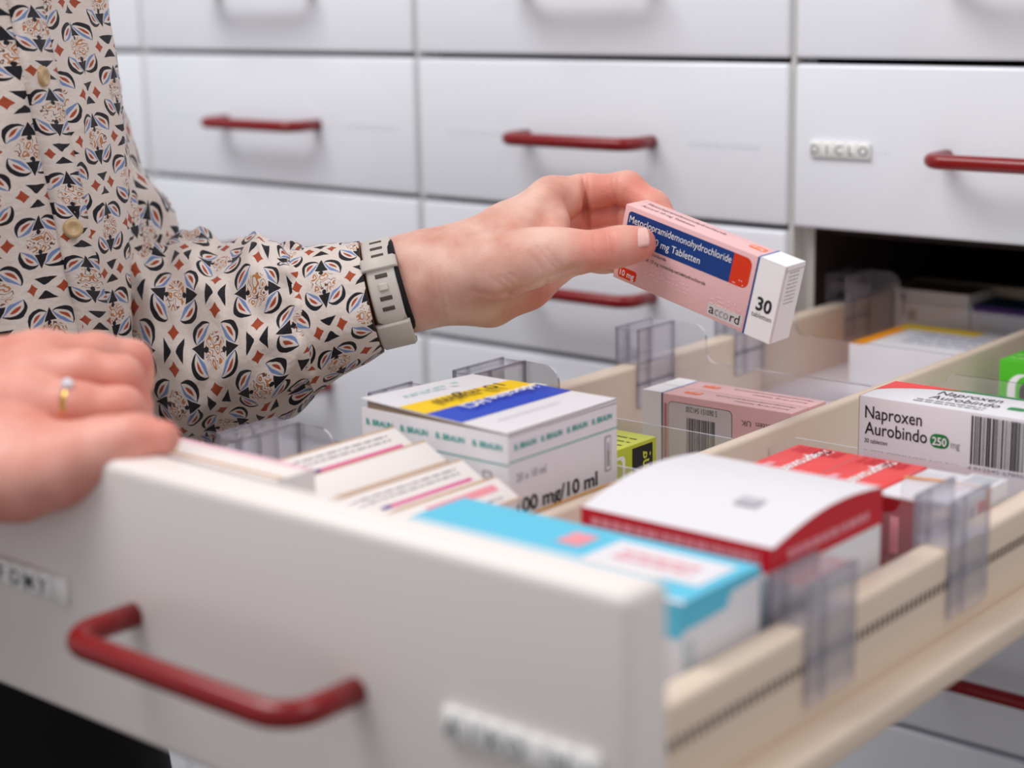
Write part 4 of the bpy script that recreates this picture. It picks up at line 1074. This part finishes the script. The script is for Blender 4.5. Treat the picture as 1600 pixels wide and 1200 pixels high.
# trousers and shoes
lc = at(246, 1190, 1.03) - RIGHT * 0.080
fl4 = Field((-0.47, -0.90, FLOOR_Z + 0.03), (0.02, -0.30, -0.18), 0.012)
yl = lc.y; xl = lc.x
tr = fl4.chain([((-0.255, -0.665, -0.28), .105), ((-0.255, -0.56, -0.28), .105)], .03)
tr = smin(tr, fl4.chain([((xl, yl, -0.30), .082), ((xl, yl, -0.42), .080), ((xl - .01, yl, -0.66), .062), ((xl - .02, yl, -1.00), .055)], .03), .05)
tr = smin(tr, fl4.chain([((-0.255, yl - 0.175, -0.36), .088), ((-0.26, yl - 0.175, -0.66), .062), ((-0.27, yl - 0.175, -1.00), .055)], .03), .04)
V4, Q4 = fl4.mesh(tr)
obj('trousers', [rel(p) for p in V4], [tuple(int(i) for i in q) for q in Q4], mat('black_trouser_cloth', rgb(16, 15, 18), 0.8, 0.2, 0.1, 500), person, True)
for yy, xx in ((yl, xl - 0.02), (yl - 0.175, -0.27)):
    fl5 = Field((xx - 0.09, yy - 0.06, FLOOR_Z), (xx + 0.22, yy + 0.06, FLOOR_Z + 0.12), 0.008)
    sh = fl5.chain([((xx - 0.04, yy, FLOOR_Z + 0.045), .038), ((xx + 0.07, yy, FLOOR_Z + 0.045), .040), ((xx + 0.16, yy, FLOOR_Z + 0.035), .030)], .03)
    sh = np.maximum(sh, FLOOR_Z + 0.004 - fl5.P[..., 2])
    V5, Q5 = fl5.mesh(sh)
    obj('shoe', [rel(p) for p in V5], [tuple(int(i) for i in q) for q in Q5], mat('black_leather', rgb(20, 19, 20), 0.4, 0.5), person, True)
# ------------------------------------------------------------------ wrist strap, hair tie, ring
STRAP = mat('strap_silicone', rgb(206, 198, 190), 0.45, 0.4)
STRAPD = mat('strap_hole', rgb(84, 76, 72), 0.7, 0.2)
wtop, wbot = Vector(at(587, 374, .968)), Vector(at(624, 531, .968))
wc = (wtop + wbot) / 2; we1 = (wtop - wbot) / 2; we1n = we1.normalized(); we2 = (FWD - we1n * FWD.dot(we1n)).normalized(); wn = we1n.cross(we2).normalized()
if wn.dot(RIGHT) < 0: wn = -wn
def band(t0, t1, half_w, thick, lift, n=60, tilt=0.0, closed=False, taper=None):
    """strap segment: angle 0 = top, 90 = towards camera, 180 = bottom"""
    V_, F_ = [], []
    for i in range(n + (0 if closed else 1)):
        a_ = math.radians(t0 + (t1 - t0) * i / n)
        di = we1n * math.cos(a_) - we2 * math.sin(a_)
        rad = 1.0 / math.sqrt((math.cos(a_) / we1.length) ** 2 + (math.sin(a_) / 0.0285) ** 2)
        w_ = half_w * (taper(i / n) if taper else 1.0)
        for (o_, l_) in ((-1, 0), (-1, .6), (-.85, 1), (.85, 1), (1, .6), (1, 0)):
            V_.append(wc + di * (rad + lift + l_ * thick) + wn * (o_ * w_ + tilt * math.sin(a_)))
    m_ = n if closed else n + 1
    for i in range(n):
        j = (i + 1) % m_
        for k in range(6):
            F_.append((i * 6 + k, j * 6 + k, j * 6 + (k + 1) % 6, i * 6 + (k + 1) % 6))
    if not closed: F_ += [tuple(range(6)), tuple(range((m_ - 1) * 6, m_ * 6))[::-1]]
    return V_, F_
watch = empty('wrist_strap', wc); tag(watch, 'light grey silicone watch strap around the raised wrist', 'watch strap')
def wobj(name, V_, F_, m): return obj(name, [p - wc for p in V_], F_, m, watch, True)
v, f = band(0, 360, .0083, .0022, -.0022, 90, closed=True); wobj('strap', v, f, STRAP)
v, f = band(62, 133, .0080, .0022, .0002, 40, taper=lambda t: min(1.0, math.sqrt(max(0.02, 1 - max(0, (t - .86) / .14) ** 2)))); wobj('strap_tail', v, f, STRAP)
v, f = band(60, 72, .0100, .0042, .0004, 10); wobj('keeper_loop', v, f, STRAP)
v, f = band(130, 198, .0096, .0030, .0010, 30); wobj('buckle_end', v, f, STRAP)
for a_, lf_ in ((26, 0.0), (40, 0.0), (52, 0.0), (79, .0024), (102, .0024), (113, .0024)):
    v, f = band(a_ - 2.1, a_ + 2.1, .0034, .0003, lf_ - .00005 , 4); wobj('strap_hole', v, f, STRAPD)
v, f = band(87, 94, .0026, .0014, .0022, 6); wobj('strap_stud', v, f, STRAP)
# watch case on the back of the wrist
v, f = band(245, 297, .0170, .0085, -.001, 24, taper=lambda t: 0.75 + 0.25 * math.sin(math.pi * t)); wobj('watch_case', v, f, mat('watch_case', rgb(40, 40, 44), 0.25, 0.5))
# hair tie
t0_, t1_ = Vector(at(609, 379, .966)), Vector(at(646, 509, .966)); hc = (t0_ + t1_) / 2; he = (t0_ - t1_) / 2
ring_pts = []
for k in range(48):
    a_ = 2 * math.pi * k / 48
    ring_pts.append(hc + he * (math.cos(a_) * 1.0) - we2 * (math.sin(a_) * 0.0262))
v, f = tube(ring_pts, 0.0022, 10, closed=True)
ht = obj('hair_tie', v, f, mat('elastic_black', rgb(20, 19, 24), 0.7, 0.3, 0.3, 900), None, True); tag(ht, 'thin black hair elastic worn next to the watch strap', 'hair tie')
# ring with a stone on the right hand
ra, rb_ = Vector(at(60, 633, .737)), Vector(at(165, 640, .734)); rd = (rb_ - ra).normalized(); rc = Vector(at(113, 637, .7345))
u1 = (UP - rd * UP.dot(rd)).normalized(); u2 = rd.cross(u1)
rt = empty('finger_ring', rc); tag(rt, 'gold ring with a clear stone on the resting hand', 'ring')
R_ = 0.0106
v, f = [], []
for k in range(40):
    a_ = 2 * math.pi * k / 40; di = u1 * math.cos(a_) + u2 * math.sin(a_)
    for (o_, l_) in ((-.0018, -.0004), (-.0018, .0008), (0, .0012), (.0018, .0008), (.0018, -.0004)): v.append(di * (R_ + l_) + rd * o_)
for k in range(40):
    for q in range(5): f.append((k * 5 + q, ((k + 1) % 40) * 5 + q, ((k + 1) % 40) * 5 + (q + 1) % 5, k * 5 + (q + 1) % 5))
obj('band', v, f, mat('gold', rgb(226, 176, 96), 0.25, 0.5, metal=1.0), rt, True)
dn = (u1 * 0.72 + (-FWD) * 0.55); dn = (dn - rd * dn.dot(rd)).normalized()
bm = bmesh.new(); bmesh.ops.create_uvsphere(bm, u_segments=8, v_segments=5, radius=0.0028)
o = bmobj('stone', bm, mat('clear_stone', rgb(226, 232, 240), 0.08, 0.8, coat=0.5), rt); o.location = dn * (R_ + 0.0018)
